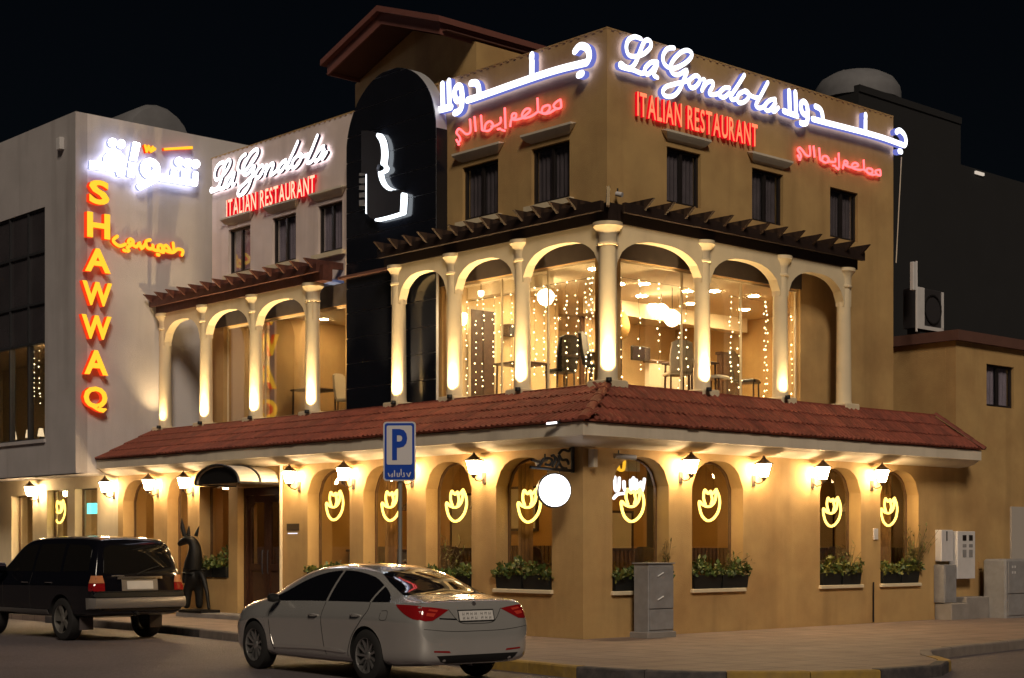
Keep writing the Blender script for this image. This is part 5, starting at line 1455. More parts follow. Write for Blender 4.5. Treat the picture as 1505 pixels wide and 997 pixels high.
dk = thing("round_light_sign", "glowing white round sign hanging under the scroll bracket", "sign", (-.5, .22, 2.0))
cen = S3((345, 650)); nrm = Vector((-.50, -.86, 0)); rgt = Vector((.86, -.50, 0))
def mD(a, b, d): return tuple(cen + rgt*a + Vector((0,0,b)) + nrm*d)
rd = 24.2/FOC*26.0
MB().prism(ellipse(0, 0, rd, rd, 36), mD, .062, .075).build("light_face", glow("round_sign_glow", (.95, .95, 1.0), 3.4), dk)
MB().prism(ellipse(0, 0, rd+.02, rd+.02, 36), mD, -.06, .06).build("drum_case", IRON, dk)
MB().tube([mD(-.1, rd, 0), mD(-.1, rd+.09, 0)], .008, 5).tube([mD(.1, rd, 0), mD(.1, rd+.09, 0)], .008, 5).build("hanger", IRON, dk)
# cameras and a flood lamp round the corner
def cctv(label, p, d, L_=.22, r=.04):
    t = thing("security_camera", label, "security camera", p); p = Vector(p); d = Vector(d).normalized()
    MB().tube([p, p+d*L_], r, 10).build("camera_body", WHITEBOX, t, True); MB().tube([p+d*L_*.2+Vector((0,0,.04)), p+d*L_*.2+Vector((0,0,.10))], .015, 6).build("mount", IRON, t)
cctv("white bullet camera on the left wall near the scroll bracket", (-.12, LY(812), 3.02), (-.7, .5, -.35))
cctv("white bullet camera under the eave on the right wall by the corner", (RX(893), -.16, 3.06), (1, -.25, -.05), .42, .045)
cctv("small dark camera beside the tower corner above the pergola", (RX(900, TY), TY-.1, onY(898, 286, TY)[1]), (.3, -1, -.3), .12, .045)
MB().cbox(RX(864), -.14, 2.86, RX(870), -.003, 3.16, .008).build("cable_box", WHITEP, R)
fl_ = thing("eave_spotlight", "small white spotlight fixed to the eave corner", "spotlight", (-EO-.1, -.2, 3.5))
MB().tube([(-EO-.06, -.10, 3.57), (-EO-.12, .16, 3.54)], .03, 8).build("lamp_body", IRON, fl_, True)
MB().tube([(-EO-.105, -.06, 3.56), (-EO-.16, .12, 3.55)], .018, 8).build("lamp_face", glow("spot_face", (1, 1, 1), 2.0), fl_)
# grey street cabinet
X_, Y_ = onZ(963, 938, 0)
cab = thing("street_cabinet", "grey two-door street cabinet in front of the corner window planter", "cabinet", (X_, Y_, 0))
x0, x1 = RX(953, Y_), RX(990, Y_); dp = .34
MB().cbox(x0-.05, Y_-.03, .002, x1+.04, Y_+dp+.05, .10, .01).build("plinth", CONC, cab)
MB().cbox(x0, Y_, .10, x1, Y_+dp, onY(970, 829, Y_)[1], .012).build("housing", GREYBOX, cab)
zt_c = onY(970, 829, Y_)[1]; zm_c = onY(970, 895, Y_)[1]
for z0, z1 in ((.14, zm_c-.01), (zm_c+.01, zt_c-.04)):
    d0 = MB().cbox(x0+.02, Y_-.018, z0, x1-.02, Y_-.002, z1, .004).build("cabinet_door", GREYBOX, cab)
MB().box(x0-.02, Y_-.02, zt_c, x1+.02, Y_+dp+.02, zt_c+.02).build("lid", GREYBOX, cab)
for z_ in (zt_c-.18, zm_c+.18):
    MB().tube([(x0+.20, Y_-.03, z_-.03), (x0+.34, Y_-.03, z_+.03)], .012, 6).build("label_strip", mat("reflective_strip", (.85,.85,.85), .3), cab)
# meter boxes at the right
mt = thing("meter_box", "white double electricity meter box on the right-hand wall", "meter box", (RX(1400), -.1, .6))
q0 = (RX(1394), onY(1400, 851, -.2)[1]); q1 = (RX(1420), onY(1407, 781, -.2)[1])
MB().cbox(q0[0], -.22, q0[1], q1[0], -.003, q1[1], .01).build("housing", WHITEBOX, mt)
wv = (q1[0]-q0[0])
for i in range(2):
    xw = q0[0]+wv*(.28+.36*i)
    for z0_, h_, m_ in ((.80, .12, LEATHER), (.66, .07, GREYBOX), (.45, .16, GREYBOX)):
        MB().box(xw, -.226, q0[1]+(q1[1]-q0[1])*z0_, xw+.14, -.2215, q0[1]+(q1[1]-q0[1])*z0_+h_).build("meter_window", m_, mt)
mt2 = thing("meter_box", "narrow grey meter box beside the feathery plant on the right wall", "meter box", (RX(1380), -.1, .9))
MB().cbox(RX(1374), -.16, onY(1380, 825, -.1)[1], RX(1391), -.003, onY(1380, 779, -.1)[1], .01).build("housing", WHITEBOX, mt2); MB().box(RX(1381), -.166, 1.65, RX(1382.5), -.161, 1.85).build("slot", LEATHER, mt2)
mt3 = thing("meter_box", "plain beige cable box below the narrow meter box", "meter box", (RX(1380), -.1, .4))
MB().cbox(RX(1372), -.26, .36, RX(1390), -.003, onY(1380, 828, -.1)[1]-.03, .01).build("housing", GREYBOX, mt3); MB().box(RX(1373.5), -.268, .40, RX(1388.5), -.2605, onY(1380, 828, -.1)[1]-.08).build("cover", GREYBOX, mt3)
pb = thing("concrete_block", "low concrete plinth block under the meter boxes", "plinth", (RX(1400), -.3, 0))
MB().cbox(RX(1373), -.42, .002, RX(1398), -.003, .34, .015).build("left_block", CONC, pb); MB().cbox(RX(1398)+.01, -.36, .002, RX(1432), -.003, .46, .015).build("right_block", CONC, pb)
X2, Y2 = RX(1478, -.75), -.75
cb2 = thing("street_cabinet", "dark grey street cabinet at the right edge of the picture", "cabinet", (X2, Y2, 0))
MB().cbox(X2, Y2, .002, X2+1.1, Y2+.55, onY(1478, 822, Y2)[1], .04).build("housing", GREYBOX, cb2)
for z0, z1 in ((.06, .50), (.53, onY(1478, 822, Y2)[1]-.05)): MB().cbox(X2+.08, Y2-.02, z0, X2+1.05, Y2-.002, z1, .006).build("cabinet_door", GREYBOX, cb2)
for k in range(4): MB().box(X2+.22+(k%2)*.1, Y2-.026, .95+.12*(k//2), X2+.27+(k%2)*.1, Y2-.021, 1.0+.12*(k//2)).build("label_strip", WHITEBOX, cb2)
MB().box(RX(1484), -.05, .1, 15.5, -.004, onY(1490, 745, 0)[1]).build("roller_shutter", mat("pale_shutter", (.45,.41,.37), .6), R)
MB().tube([(RX(1282), -.03, .02), (RX(1282), -.03, .82)], .018, 6).build("cable", IRON, R)
MB().cbox(RX(1283), -.03, onY(1286, 793, 0)[1], RX(1289), -.002, onY(1286, 777, 0)[1], .004).build("socket_plate", WHITEBOX, R)
MB().box(RX(1437.5), -.03, onY(1440, 836, 0)[1], RX(1442.5), -.002, onY(1440, 826, 0)[1]).build("socket_plate", OCHRE, R)
MB().tube([(RX(1322, TY), TY-.05, 9.9), (TXE+.03, TY-.05, 7.6)], .012, 5).build("roof_cable", WHITEP, R)
MB().box(-.012, LY(440), 1.86, -.002, LY(422), 2.0).build("wall_plaque", mat("plaque", (.09,.06,.035), .4), R)
MB().box(-.018, LY(438), 1.79, -.013, LY(424), 1.81).build("plaque_light", glow("plaque_glint", (.9,.9,1), 1.0), R)  # glowing bar painted in as a glint below the plaque
# air conditioner and mast on the annex roof
ay = .9
ac = thing("air_conditioner", "outdoor air conditioner unit on the annex roof", "air conditioner", (RX(1365, ay), ay, AZ+.02))
xa, xb_ = RX(1347, ay), RX(1386, ay); z0, z1 = AZ+.16, onY(1360, 424, ay)[1]
MB().cbox(xa, ay, z0, xb_, ay+.35, z1, .02).build("casing", mat("ac_dark", (.03,.027,.03), .6), ac)
MB().box(xa-.01, ay-.02, z0-.02, xa+.28, ay-.002, z1).box(xb_-.08, ay-.02, z0+.05, xb_, ay-.002, z1-.02).box(xa+.28, ay-.02, z0-.02, xb_, ay-.002, z0+.06).build("front_frame", WHITEBOX, ac)
MB().lathe([(.30,-.025),(.33,-.025),(.33,-.005)], ((xa+.28+xb_-.08)/2, ay, (z0+z1)/2), 20, axis='y', caps=False).build("fan_ring", IRON, ac)
MB().box(xa+.1, ay+.05, AZ+.021, xa+.2, ay+.3, z0-.001).box(xb_-.2, ay+.05, AZ+.021, xb_-.1, ay+.3, z0-.001).build("foot", IRON, ac)
ms = thing("antenna_mast", "thin pale antenna mast beside the air conditioner", "antenna", (RX(1347, .7), .7, AZ+.02))
MB().tube([(RX(1347,.7), .7, AZ+.022), (RX(1347,.7), .7, onY(1347, 384, .7)[1])], .025, 6).build("mast", WHITEBOX, ms); MB().cbox(RX(1340,.7), .66, AZ+.9, RX(1345,.7), .75, AZ+1.5, .01).build("antenna_panel", WHITEBOX, ms)

# ================================================================== STATUE BY THE ENTRANCE

def skin_mesh(name, verts, edges, radii, m, parent, sub=2):
    me = bpy.data.meshes.new(name); me.from_pydata(verts, edges, []); ob = bpy.data.objects.new(name, me); COL.objects.link(ob)
    ob.modifiers.new("s", 'SKIN'); 
    for i, r in enumerate(radii): me.skin_vertices[0].data[i].radius = r if isinstance(r, tuple) else (r, r)
    me.skin_vertices[0].data[0].use_root = True
    sb_ = ob.modifiers.new("u", 'SUBSURF'); sb_.levels = sub; sb_.render_levels = sub
    dg = bpy.context.evaluated_depsgraph_get(); dg.update()
    m2 = bpy.data.meshes.new_from_object(ob.evaluated_get(dg)); bpy.data.objects.remove(ob); bpy.data.meshes.remove(me)
    m2.materials.append(m); m2.shade_smooth()
    return link(name, m2, parent)
sx, sy = -.32, LY(283, -.32)
st = thing("animal_statue", "black upright animal statue with pointed ears beside the entrance", "statue", (sx, sy, .1))
BRZ = mat("black_bronze", (.006, .0055, .0055), .55, spec=.3)
zz = lambda py: onX(283, py, -.32)[1]
hy_ = lambda px: LY(px, -.32)
vv = [(sx, hy_(284), .85), (sx, hy_(285), 1.15), (sx, hy_(287), 1.42), (sx, hy_(286), 1.60), (sx-.05, hy_(280), 1.70), (sx-.10, hy_(273), 1.62), (sx-.12, hy_(269), 1.56),
      (sx-.1, hy_(281), .5), (sx-.1, hy_(280), .16), (sx+.1, hy_(287), .5), (sx+.1, hy_(287), .16), (sx+.02, hy_(296), .95), (sx+.02, hy_(303), .55), (sx+.02, hy_(306), .16),
      (sx-.1, hy_(279), .98), (sx-.12, hy_(277), .72)]
ed = [(0,1),(1,2),(2,3),(3,4),(4,5),(5,6),(0,7),(7,8),(0,9),(9,10),(0,11),(11,12),(12,13),(1,14),(14,15)]
rr = [.21,.24,.19,.14,.14,.09,.065,.12,.09,.12,.09,.09,.05,.04,.08,.06]
rr = [r_*.88 for r_ in rr]
skin_mesh("statue_body", vv, ed, rr, BRZ, st)
for q0_, q1_ in (((sx-.07, hy_(281), 1.78), (sx-.05, hy_(281), 1.98)), ((sx+.05, hy_(285), 1.76), (sx+.08, hy_(288), 1.97))):
    MB().tube([q0_, tuple((Vector(q0_)+Vector(q1_))/2+Vector((0,.01,0))), q1_], [.045,.035,.006], 8).build("ear", BRZ, st, True)
MB().tube([(sx-.08, hy_(276), 1.76), (sx-.10, hy_(274), 1.95), (sx-.10, hy_(273), 2.15)], [.05,.05,.006], 8).build("horn", BRZ, st, True)
MB().cbox(sx-.24, hy_(310), .101, sx+.24, hy_(276), .16, .01).build("statue_base", BRZ, st)

# ================================================================== CARS
def interp(tab, x):
    if x <= tab[0][0]: return tab[0][1]
    for (a, b), (c, d) in zip(tab[:-1], tab[1:]):
        if x <= c: return b+(d-b)*(x-a)/(c-a)
    return tab[-1][1]
def car_shell(sta, zt, zb, w, belt, wr, wheels, wrad, wdep, paint, lining, crown=.03, sub=2):
    rings = []
    for a in sta:
        T, B, W, R_ = interp(zt,a), interp(zb,a), interp(w,a), interp(wr,a); L_ = min(interp(belt,a), T-.03); g = T-L_
        zs = T-min(.085, g*.35); R_ = min(R_, W*.93)
        half = [(0,B),(.70*W,B),(.92*W,B+.03),(.985*W,B+.12),(.985*W,B+(L_-B)*.45),(1.002*W,L_-.20*min(1,(L_-B)/.5)),(1.0*W,L_-.165*min(1,(L_-B)/.5)),(.935*W,L_),
                (.5*(.935*W+R_)+.018*min(1,g/.3), L_+.5*(zs-L_)), (R_,zs), (.88*R_, T-crown*.9*min(1,g/.2)), (.45*R_, T-crown*.2*min(1,g/.2)), (0,T)]
        rings.append([(a, y, z) for y, z in half] + [(a, -y, z) for y, z in half[-2:0:-1]])
    n = len(rings[0]); V_ = [p for r in rings for p in r]; F_ = []
    for i in range(len(rings)-1):
        for k in range(n): F_.append([i*n+k, i*n+(k+1)%n, (i+1)*n+(k+1)%n, (i+1)*n+k])
    F_.append(list(range(n))); F_.append([(len(rings)-1)*n+k for k in range(n)][::-1])
    me = bpy.data.meshes.new("body"); me.from_pydata(V_, [], F_)
    bm = bmesh.new(); bm.from_mesh(me); bmesh.ops.recalc_face_normals(bm, faces=bm.faces); bm.to_mesh(me); bm.free()
    me.materials.append(paint); me.materials.append(lining)
    ob = bpy.data.objects.new("body", me); COL.objects.link(ob)
    sb_ = ob.modifiers.new("u", 'SUBSURF'); sb_.levels = sub; sb_.render_levels = sub
    cutters = []
    for a in wheels:
        for s in (-1, 1):
            mb = MB(); mb.lathe([(wrad, 0), (wrad, wdep+.3)], (a, s*(.95-wdep) if s > 0 else -.95-.3, wrad*.93), 28, axis='y', mi=1)
            c = mb.build("cut", [paint, lining]); cutters.append(c)
            bo = ob.modifiers.new("b", 'BOOLEAN'); bo.operation = 'DIFFERENCE'; bo.object = c; bo.solver = 'EXACT'
    dg = bpy.context.evaluated_depsgraph_get(); dg.update()
    m2 = bpy.data.meshes.new_from_object(ob.evaluated_get(dg))
    bpy.data.objects.remove(ob)
    for c in cutters: bpy.data.objects.remove(c)
    m2.shade_smooth()
    try: m2.set_sharp_from_angle(angle=rad(42))
    except Exception: pass
    bv = BVHTree.FromPolygons([v.co.copy() for v in m2.vertices], [list(p.vertices) for p in m2.polygons])
    return m2, bv
def inside(p, poly):
    c = False; j = len(poly)-1
    for i in range(len(poly)):
        xi, yi = poly[i]; xj, yj = poly[j]
        if (yi > p[1]) != (yj > p[1]) and p[0] < (xj-xi)*(p[1]-yi)/(yj-yi)+xi: c = not c
        j = i
    return c
def patch(bv, poly, view, off=.004, step=.05, sm=0, mirror=False):
    """lay an outline on the shell. view: 'L','Rt' (side a,z), 'B' (back l,z), 'F', 'T' (top a,l)"""
    P = smoothline(poly, sm, True) if sm else poly
    dense = []
    for i in range(len(P)):
        a, b = Vector(P[i]), Vector(P[(i+1) % len(P)]); m = max(1, int((b-a).length/step))
        dense += [tuple(a.lerp(b, k/m)) for k in range(m)]
    x0, x1 = min(p[0] for p in dense), max(p[0] for p in dense); y0, y1 = min(p[1] for p in dense), max(p[1] for p in dense)
    n = len(dense); pts = [Vector(p) for p in dense]
    xs = x0+step/2
    while xs < x1:
        ys = y0+step/2
        while ys < y1:
            if inside((xs, ys), dense) and min((Vector((xs, ys))-q).length for q in pts[:n]) > step*.45: pts.append(Vector((xs, ys)))
            ys += step
        xs += step
    res = geometry.delaunay_2d_cdt(pts, [(i, (i+1) % n) for i in range(n)], [list(range(n))], 1, 1e-5)
    vs, fs = res[0], res[2]
    ray = {'L': lambda p: ((p[0], 3, p[1]), (0,-1,0)), 'Rt': lambda p: ((p[0], -3, p[1]), (0,1,0)), 'B': lambda p: ((-4, p[0], p[1]), (1,0,0)), 'F': lambda p: ((8, p[0], p[1]), (-1,0,0)), 'T': lambda p: ((p[0], p[1], 4), (0,0,-1))}[view]
    mb = MB(); ok = []
    for v in vs:
        o_, d_ = ray(v); h = bv.ray_cast(Vector(o_), Vector(d_))
        if h[0] is None:
            h = bv.find_nearest(Vector(o_)+Vector(d_)*(3.0 if view in 'LRt' else 3.5))
        q = h[0]-Vector(d_)*off; mb.v.append(tuple(q)); ok.append((q, Vector(d_)))
    mb.f = [list(f) for f in fs]; mb.m = [0]*len(fs)
    edges = {}
    for f in fs:
        for i in range(len(f)):
            e = tuple(sorted((f[i], f[(i+1) % len(f)]))); edges[e] = edges.get(e, 0)+1
    for (a, b), c in edges.items():
        if c == 1:
            k = len(mb.v); mb.v += [tuple(ok[a][0]+ok[a][1]*.014), tuple(ok[b][0]+ok[b][1]*.014)]; mb.f.append([a, b, k+1, k]); mb.m.append(0)
    return mb
def seam(bv, pts, view, w=.011):
    P = [Vector(p) for p in smoothline(pts, 4)] if len(pts) > 2 else [Vector(p) for p in pts]
    n = len(P); L_, R_ = [], []
    for i, p in enumerate(P):
        t = (P[min(i+1,n-1)]-P[max(i-1,0)]).normalized(); nn = Vector((-t.y, t.x))*w/2; L_.append(tuple(p+nn)); R_.append(tuple(p-nn))
    return patch(bv, L_+R_[::-1], view, .0025, .06)
RUBBER = mat("tyre_rubber", (.014,.013,.013), .8); ALLOY = mat("alloy_rim", (.55,.54,.53), .28, metal=.9); WELL = mat("wheel_well", (.008,.008,.008), .9)
CGLASS = mat("car_dark_glass", (.006,.006,.008), .03, spec=.9, coat=.5); CHROME = mat("chrome", (.75,.74,.72), .12, metal=1.0)
SEAM = mat("panel_gap", (.02,.018,.016), .8); PLATE = mat("number_plate", (.60,.58,.56), .45, noise=.05)
TAILR = mat("tail_lamp_red", (.26,.008,.010), .10, coat=1.0); BLKPL = mat("black_trim", (.012,.012,.012), .45)
def make_wheel(parent, a, l, r, w, spokes, twin, side, hubm=ALLOY, slim=False):
    wh = part_empty("wheel", parent)
    z = r; s = side
    c = (a, l, z)
    MB().lathe([(r*.66,-w/2),(r*.86,-w/2-.004),(r*.97,-w/2+.02),(r,-w/4),(r,w/4),(r*.97,w/2-.02),(r*.86,w/2+.004),(r*.66,w/2)], c, 36, axis='y', caps=False).build("tyre", RUBBER, wh, True, local=True)
    rb = MB(); rb.lathe([(r*.67,s*(w/2-.002)),(r*.64,s*(w/2-.012)),(r*.62,s*.02),(r*.62,-s*w/2)], c, 32, axis='y', caps=False)
    for k in range(spokes):
        for t in ((-1, 1) if twin else (0,)):
            a0 = 2*math.pi*k/spokes + t*.10; a1 = 2*math.pi*k/spokes + t*(.16 if twin else 0)
            hw1, hw2 = (.016, .012) if slim else (.035, .045)
            d0, d1 = s*(w/2-.035), s*(w/2-.014)
            def pp(ra, an, o_, dd): return (a+ra*math.cos(an)-o_*math.sin(an), l+dd, z+ra*math.sin(an)+o_*math.cos(an))
            v = [pp(r*.14,a0,-hw1,d0), pp(r*.14,a0,hw1,d0), pp(r*.64,a1,hw2,d1), pp(r*.64,a1,-hw2,d1)]
            v += [(q[0], q[1]-s*.03, q[2]) for q in v]
            rb.add(v, [(0,1,2,3),(4,5,6,7),(0,1,5,4),(1,2,6,5),(2,3,7,6),(3,0,4,7)])
    rb.lathe([(.01, s*(w/2-.012)),(r*.12, s*(w/2-.018)),(r*.17, s*(w/2-.03)),(r*.17, 0)], c, 16, axis='y')
    rb.build("rim", hubm, wh, False, local=True)
    MB().lathe([(.01, -s*.02),(r*.6, -s*.02),(r*.6, -s*.03)], c, 20, axis='y').build("brake_disc", BLKPL, wh, local=True)
def put(mb, name, m, car, smooth=True): return mb.build(name, m, car, smooth, local=True)
def mirrorpoly(P): return [(-p[0], p[1]) for p in P]

# ---- the silver saloon
SILVER = mat("silver_paint", (.78,.76,.73), .22, metal=.68, coat=1.0, noise=.03, nscale=3)
SEDS = 1.0
sed = thing("silver_saloon", "silver four-door saloon car parked at the kerb, seen from behind", "car", (-5.80, -2.96, -.14), rad(86.0))
sed.scale = (SEDS,)*3
zt_ = [(-1.12,.60),(-1.10,.72),(-1.06,.88),(-1.02,.99),(-.97,1.035),(-.88,1.052),(-.6,1.075),(-.42,1.11),(-.1,1.245),(.25,1.375),(.65,1.45),(1.1,1.475),(1.6,1.455),(1.95,1.39),(2.3,1.25),(2.6,1.09),(2.78,1.015),(3.1,.97),(3.4,.89),(3.6,.79),(3.70,.66),(3.74,.5)]
w_ = [(-1.12,.62),(-1.10,.74),(-1.06,.81),(-1.02,.84),(-.97,.86),(-.88,.885),(-.6,.915),(0,.93),(2.4,.93),(2.9,.92),(3.3,.88),(3.5,.80),(3.65,.68),(3.74,.45)]
zb_t = [(-1.12,.36),(-1.1,.30),(-1.02,.25),(-.6,.21),(0,.19),(2.8,.18),(3.4,.19),(3.6,.22),(3.74,.32)]
be = [(-1.12,.55),(-1.1,.68),(-1.06,.83),(-1.02,.92),(-.97,.955),(-.88,.965),(-.4,.975),(.5,.965),(2,.93),(2.8,.90),(3.4,.80),(3.6,.7),(3.74,.46)]
wr_ = [(-1.12,.5),(-1.02,.72),(-.6,.72),(-.4,.70),(-.1,.635),(.3,.58),(1.1,.57),(1.6,.575),(2.0,.60),(2.4,.67),(2.75,.74),(3.2,.72),(3.5,.60),(3.74,.3)]
stn = [-1.12,-1.10,-1.06,-1.02,-.97,-.88,-.75,-.6,-.42,-.25,-.08,.1,.3,.55,.8,1.1,1.4,1.65,1.9,2.1,2.3,2.5,2.65,2.8,3.0,3.2,3.4,3.55,3.65,3.71,3.74]
me, bv = car_shell(stn, zt_, zb_t, w_, be, wr_, (0, 2.805), .365, .30, SILVER, WELL)
link("body", me, sed, local=True)
for a in (0, 2.805):
    for s in (-1, 1): make_wheel(sed, a, s*.81, .335, .22, 11, False, s, slim=True)
DLO = [(2.42,.965),(2.2,1.075),(1.85,1.225),(1.5,1.325),(1.1,1.375),(.7,1.368),(.3,1.305),(.02,1.205),(-.22,1.10),(-.36,1.025),(-.30,1.005),(.5,.995),(1.4,.98)]
for v in ('L', 'Rt'):
    def win(a0, a1):
        from_ = [p for p in smoothline(DLO, 3, True)]
        out = []
        for clip, keep in ((a0, 1), (a1, -1)): pass
        def cl(poly, x, sgn):
            r_ = []
            for i in range(len(poly)):
                p, q = poly[i], poly[(i+1) % len(poly)]
                ip, iq = (p[0]-x)*sgn >= 0, (q[0]-x)*sgn >= 0
                if ip: r_.append(p)
                if ip != iq:
                    t = (x-p[0])/(q[0]-p[0]); r_.append((x, p[1]+(q[1]-p[1])*t))
            return r_
        return cl(cl(from_, a0, 1), a1, -1)
    put(patch(bv, win(1.03, 3), v, .004), "side_window", CGLASS, sed)
    put(patch(bv, win(.02, .98), v, .004), "side_window", CGLASS, sed)
    put(patch(bv, win(-1, -.02), v, .004), "quarter_window", CGLASS, sed)
    put(seam(bv, [(1.02,.975),(1.03,.7),(.98,.42),(.93,.30)], v), "door_gap", SEAM, sed)
    put(seam(bv, [(2.33,.95),(2.38,.75),(2.33,.42),(2.25,.30)], v), "door_gap", SEAM, sed)
    put(seam(bv, [(.0,1.0),(-.02,.90),(.10,.76),(.30,.58),(.40,.40),(.42,.30)], v), "door_gap", SEAM, sed)
    put(patch(bv, [(2.28,.33),(2.20,.385),(1.3,.405),(.7,.395),(.46,.355),(.50,.345),(1.2,.36)], v, .012), "sill_trim", SILVER, sed)
    put(seam(bv, [(2.36,.62),(2.34,.50),(2.28,.36)], v, .016), "wing_trim", CHROME, sed)
    sg = 1 if v == 'L' else -1
    for ha, hz in ((1.22,.80),(.22,.83)):
        h = bv.ray_cast(Vector((ha, 3*sg, hz)), Vector((0,-sg,0)))[0]
        MB().tube([(ha-.11, h.y+sg*.004, hz), (ha-.07, h.y+sg*.035, hz+.01), (ha+.07, h.y+sg*.035, hz+.005), (ha+.11, h.y+sg*.004, hz-.005)], .014, 6).build("door_handle", SILVER, sed, True, local=True)
    mm_ = MB(); mm_.lathe([(.01,-.09),(.05,-.07),(.062,0),(.05,.06),(.015,.08)], (2.16, sg*.985, 1.0), 12, axis='y'); put(mm_, "door_mirror", BLKPL, sed)
    MB().tube([(2.2, sg*.86, .96), (2.19, sg*.93, .985)], .022, 6).build("mirror_stalk", BLKPL, sed, local=True)
    pt = [(-1.02,.975),(-.80,.985),(-.55,.985),(-.66,.93),(-.80,.87),(-.95,.82),(-1.06,.80)]
    put(patch(bv, pt, v, .006, .04), "tail_lamp", TAILR, sed)
for s in (1, -1):
    tl = [(.40,.925),(.52,.945),(.66,.962),(.83,.972),(.86,.90),(.84,.82),(.76,.795),(.66,.80),(.55,.85),(.47,.89)]
    put(patch(bv, [(p[0]*s, p[1]) for p in tl], 'B', .006, .04), "tail_lamp", TAILR, sed)
    for q in ([(.56,.925),(.68,.94),(.70,.92),(.58,.90)], [(.60,.885),(.72,.895),(.74,.86),(.64,.845)]):
        put(patch(bv, [(p[0]*s, p[1]) for p in q], 'B', .009, .04), "lamp_element", mat("lamp_inner_red", (.55,.05,.03), .15, coat=1.0), sed)
    put(patch(bv, [(s*.42,.405),(s*.66,.42),(s*.66,.44),(s*.44,.43)], 'B', .004, .04), "reflector", TAILR, sed)
put(patch(bv, [(-.62,.375),(.62,.375),(.55,.30),(.45,.27),(-.45,.27),(-.55,.30)], 'B', .006), "rear_diffuser", BLKPL, sed)
put(patch(bv, [(-.44,-.63),(-.50,-.3),(-.52,0),(-.50,.3),(-.44,.63),(.02,.545),(.28,.47),(.34,.2),(.355,0),(.34,-.2),(.28,-.47),(.02,-.545)], 'T', .004), "rear_window", CGLASS, sed)
put(patch(bv, [(2.62,-.66),(2.70,-.3),(2.72,0),(2.70,.3),(2.62,.66),(2.2,.565),(1.80,.48),(1.75,.2),(1.74,0),(1.75,-.2),(1.80,-.48),(2.2,-.565)], 'T', .004), "windscreen", CGLASS, sed)
put(seam(bv, [(-.40,.93),(-.30,.80),(-.20,.755),(0,.75),(.20,.755),(.30,.80),(.40,.93)], 'B', .007), "boot_gap", SEAM, sed)
put(seam(bv, [(-.78,.70),(-.4,.665),(0,.66),(.4,.665),(.78,.70)], 'B', .006), "bumper_gap", SEAM, sed)
put(patch(bv, [(-.275,.775),(.275,.775),(.275,.92),(-.275,.92)], 'B', .008, .06), "plate_frame", BLKPL, sed)
np_ = put(patch(bv, [(-.26,.79),(.26,.79),(.26,.905),(-.26,.905)], 'B', .012, .06), "number_plate", PLATE, sed)
def emb(bv, y, z):
    return bv.ray_cast(Vector((-4, y, z)), Vector((1,0,0)))[0].x
xb5 = emb(bv, 0, .985)
MB().prism([(0,.955),(.035,.99),(0,1.025),(-.035,.99)], lambda a, b, d: (xb5-.004-d, a, b), 0, .008).build("badge", CHROME, sed, local=True)
pm_ = mat("plate_print", (.20,.19,.19), .6)
for k in range(7):
    for r_ in range(2):
        yy = .20-.062*k-(.03 if k > 3 else 0); z0 = .80+.052*r_
        xk = emb(bv, yy, z0)-.0125
        for q in ([(-.012,0),(-.012,.034)], [(.012,.004),(.012,.036)], [(-.012,.018 if (k+r_) % 2 else .034),(.012,.018 if k % 3 else .002)]):
            MB().tube([(xk, yy+q[0][0], z0+q[0][1]), (xk, yy+q[1][0], z0+q[1][1])], .003, 3).build("plate_print", pm_, np_, local=True)
for s in (-1, 1):
    put(patch(bv, [(s*.42,.62),(s*.70,.70),(s*.74,.78),(s*.50,.72)], 'F', .005, .05), "head_lamp", mat("lamp_glass", (.5,.48,.44), .1, coat=1), sed)
put(seam(bv, [(-.32,.90),(-.44,.90),(-.45,.80),(-.32,.795),(-.31,.88)], 'L', .006), "fuel_flap_gap", SEAM, sed)
put(patch(bv, [(.30,.80),(.56,.815),(.56,.83),(.30,.815)], 'B', .005, .05), "badge", CHROME, sed)
put(seam(bv, [(-.60,1.02),(-.30,1.035),(0,1.04),(.30,1.035),(.60,1.02)], 'B', .006), "boot_lip", SEAM, sed)
MB().tube([(2.95, -.75, .97), (2.90, -.76, 1.16)], .006, 5).build("bonnet_aerial", CHROME, sed, local=True)

# ---- the black off-roader
BLACK = mat("black_paint", (.005,.005,.008), .08, coat=.4, spec=.3)
suv = thing("black_off_roader", "large black off-road car parked at the far left, seen from behind", "car", (-4.53, 7.72, -.14), rad(91.5))
zt_ = [(-1.14,.74),(-1.12,.95),(-1.09,1.18),(-1.04,1.38),(-.96,1.62),(-.90,1.76),(-.82,1.825),(-.6,1.855),(0,1.875),(1.0,1.875),(1.6,1.845),(1.95,1.74),(2.3,1.46),(2.6,1.24),(2.72,1.19),(3.3,1.13),(3.55,1.06),(3.66,.88),(3.70,.7)]
w_ = [(-1.14,.86),(-1.12,.90),(-1.09,.915),(-1.0,.935),(-.6,.955),(2.8,.955),(3.3,.93),(3.55,.86),(3.70,.72)]
zb_t = [(-1.14,.50),(-1.0,.45),(-.5,.40),(2.8,.38),(3.4,.40),(3.7,.48)]
be = [(-1.14,.68),(-1.12,.88),(-1.09,1.10),(-1.04,1.17),(-.9,1.185),(0,1.18),(2.4,1.15),(3.0,1.06),(3.5,.95),(3.7,.66)]
wr_ = [(-1.14,.8),(-1.09,.84),(-1.0,.78),(-.9,.73),(-.7,.70),(0,.69),(1.6,.69),(2.0,.70),(2.6,.78),(3.3,.78),(3.7,.6)]
stn = [-1.14,-1.12,-1.09,-1.04,-.96,-.90,-.82,-.65,-.4,0,.4,.8,1.2,1.6,1.8,2.0,2.2,2.4,2.6,2.75,3.0,3.3,3.5,3.62,3.70]
me, bv = car_shell(stn, zt_, zb_t, w_, be, wr_, (0, 2.85), .43, .30, BLACK, WELL, .025)
link("body", me, suv, local=True)
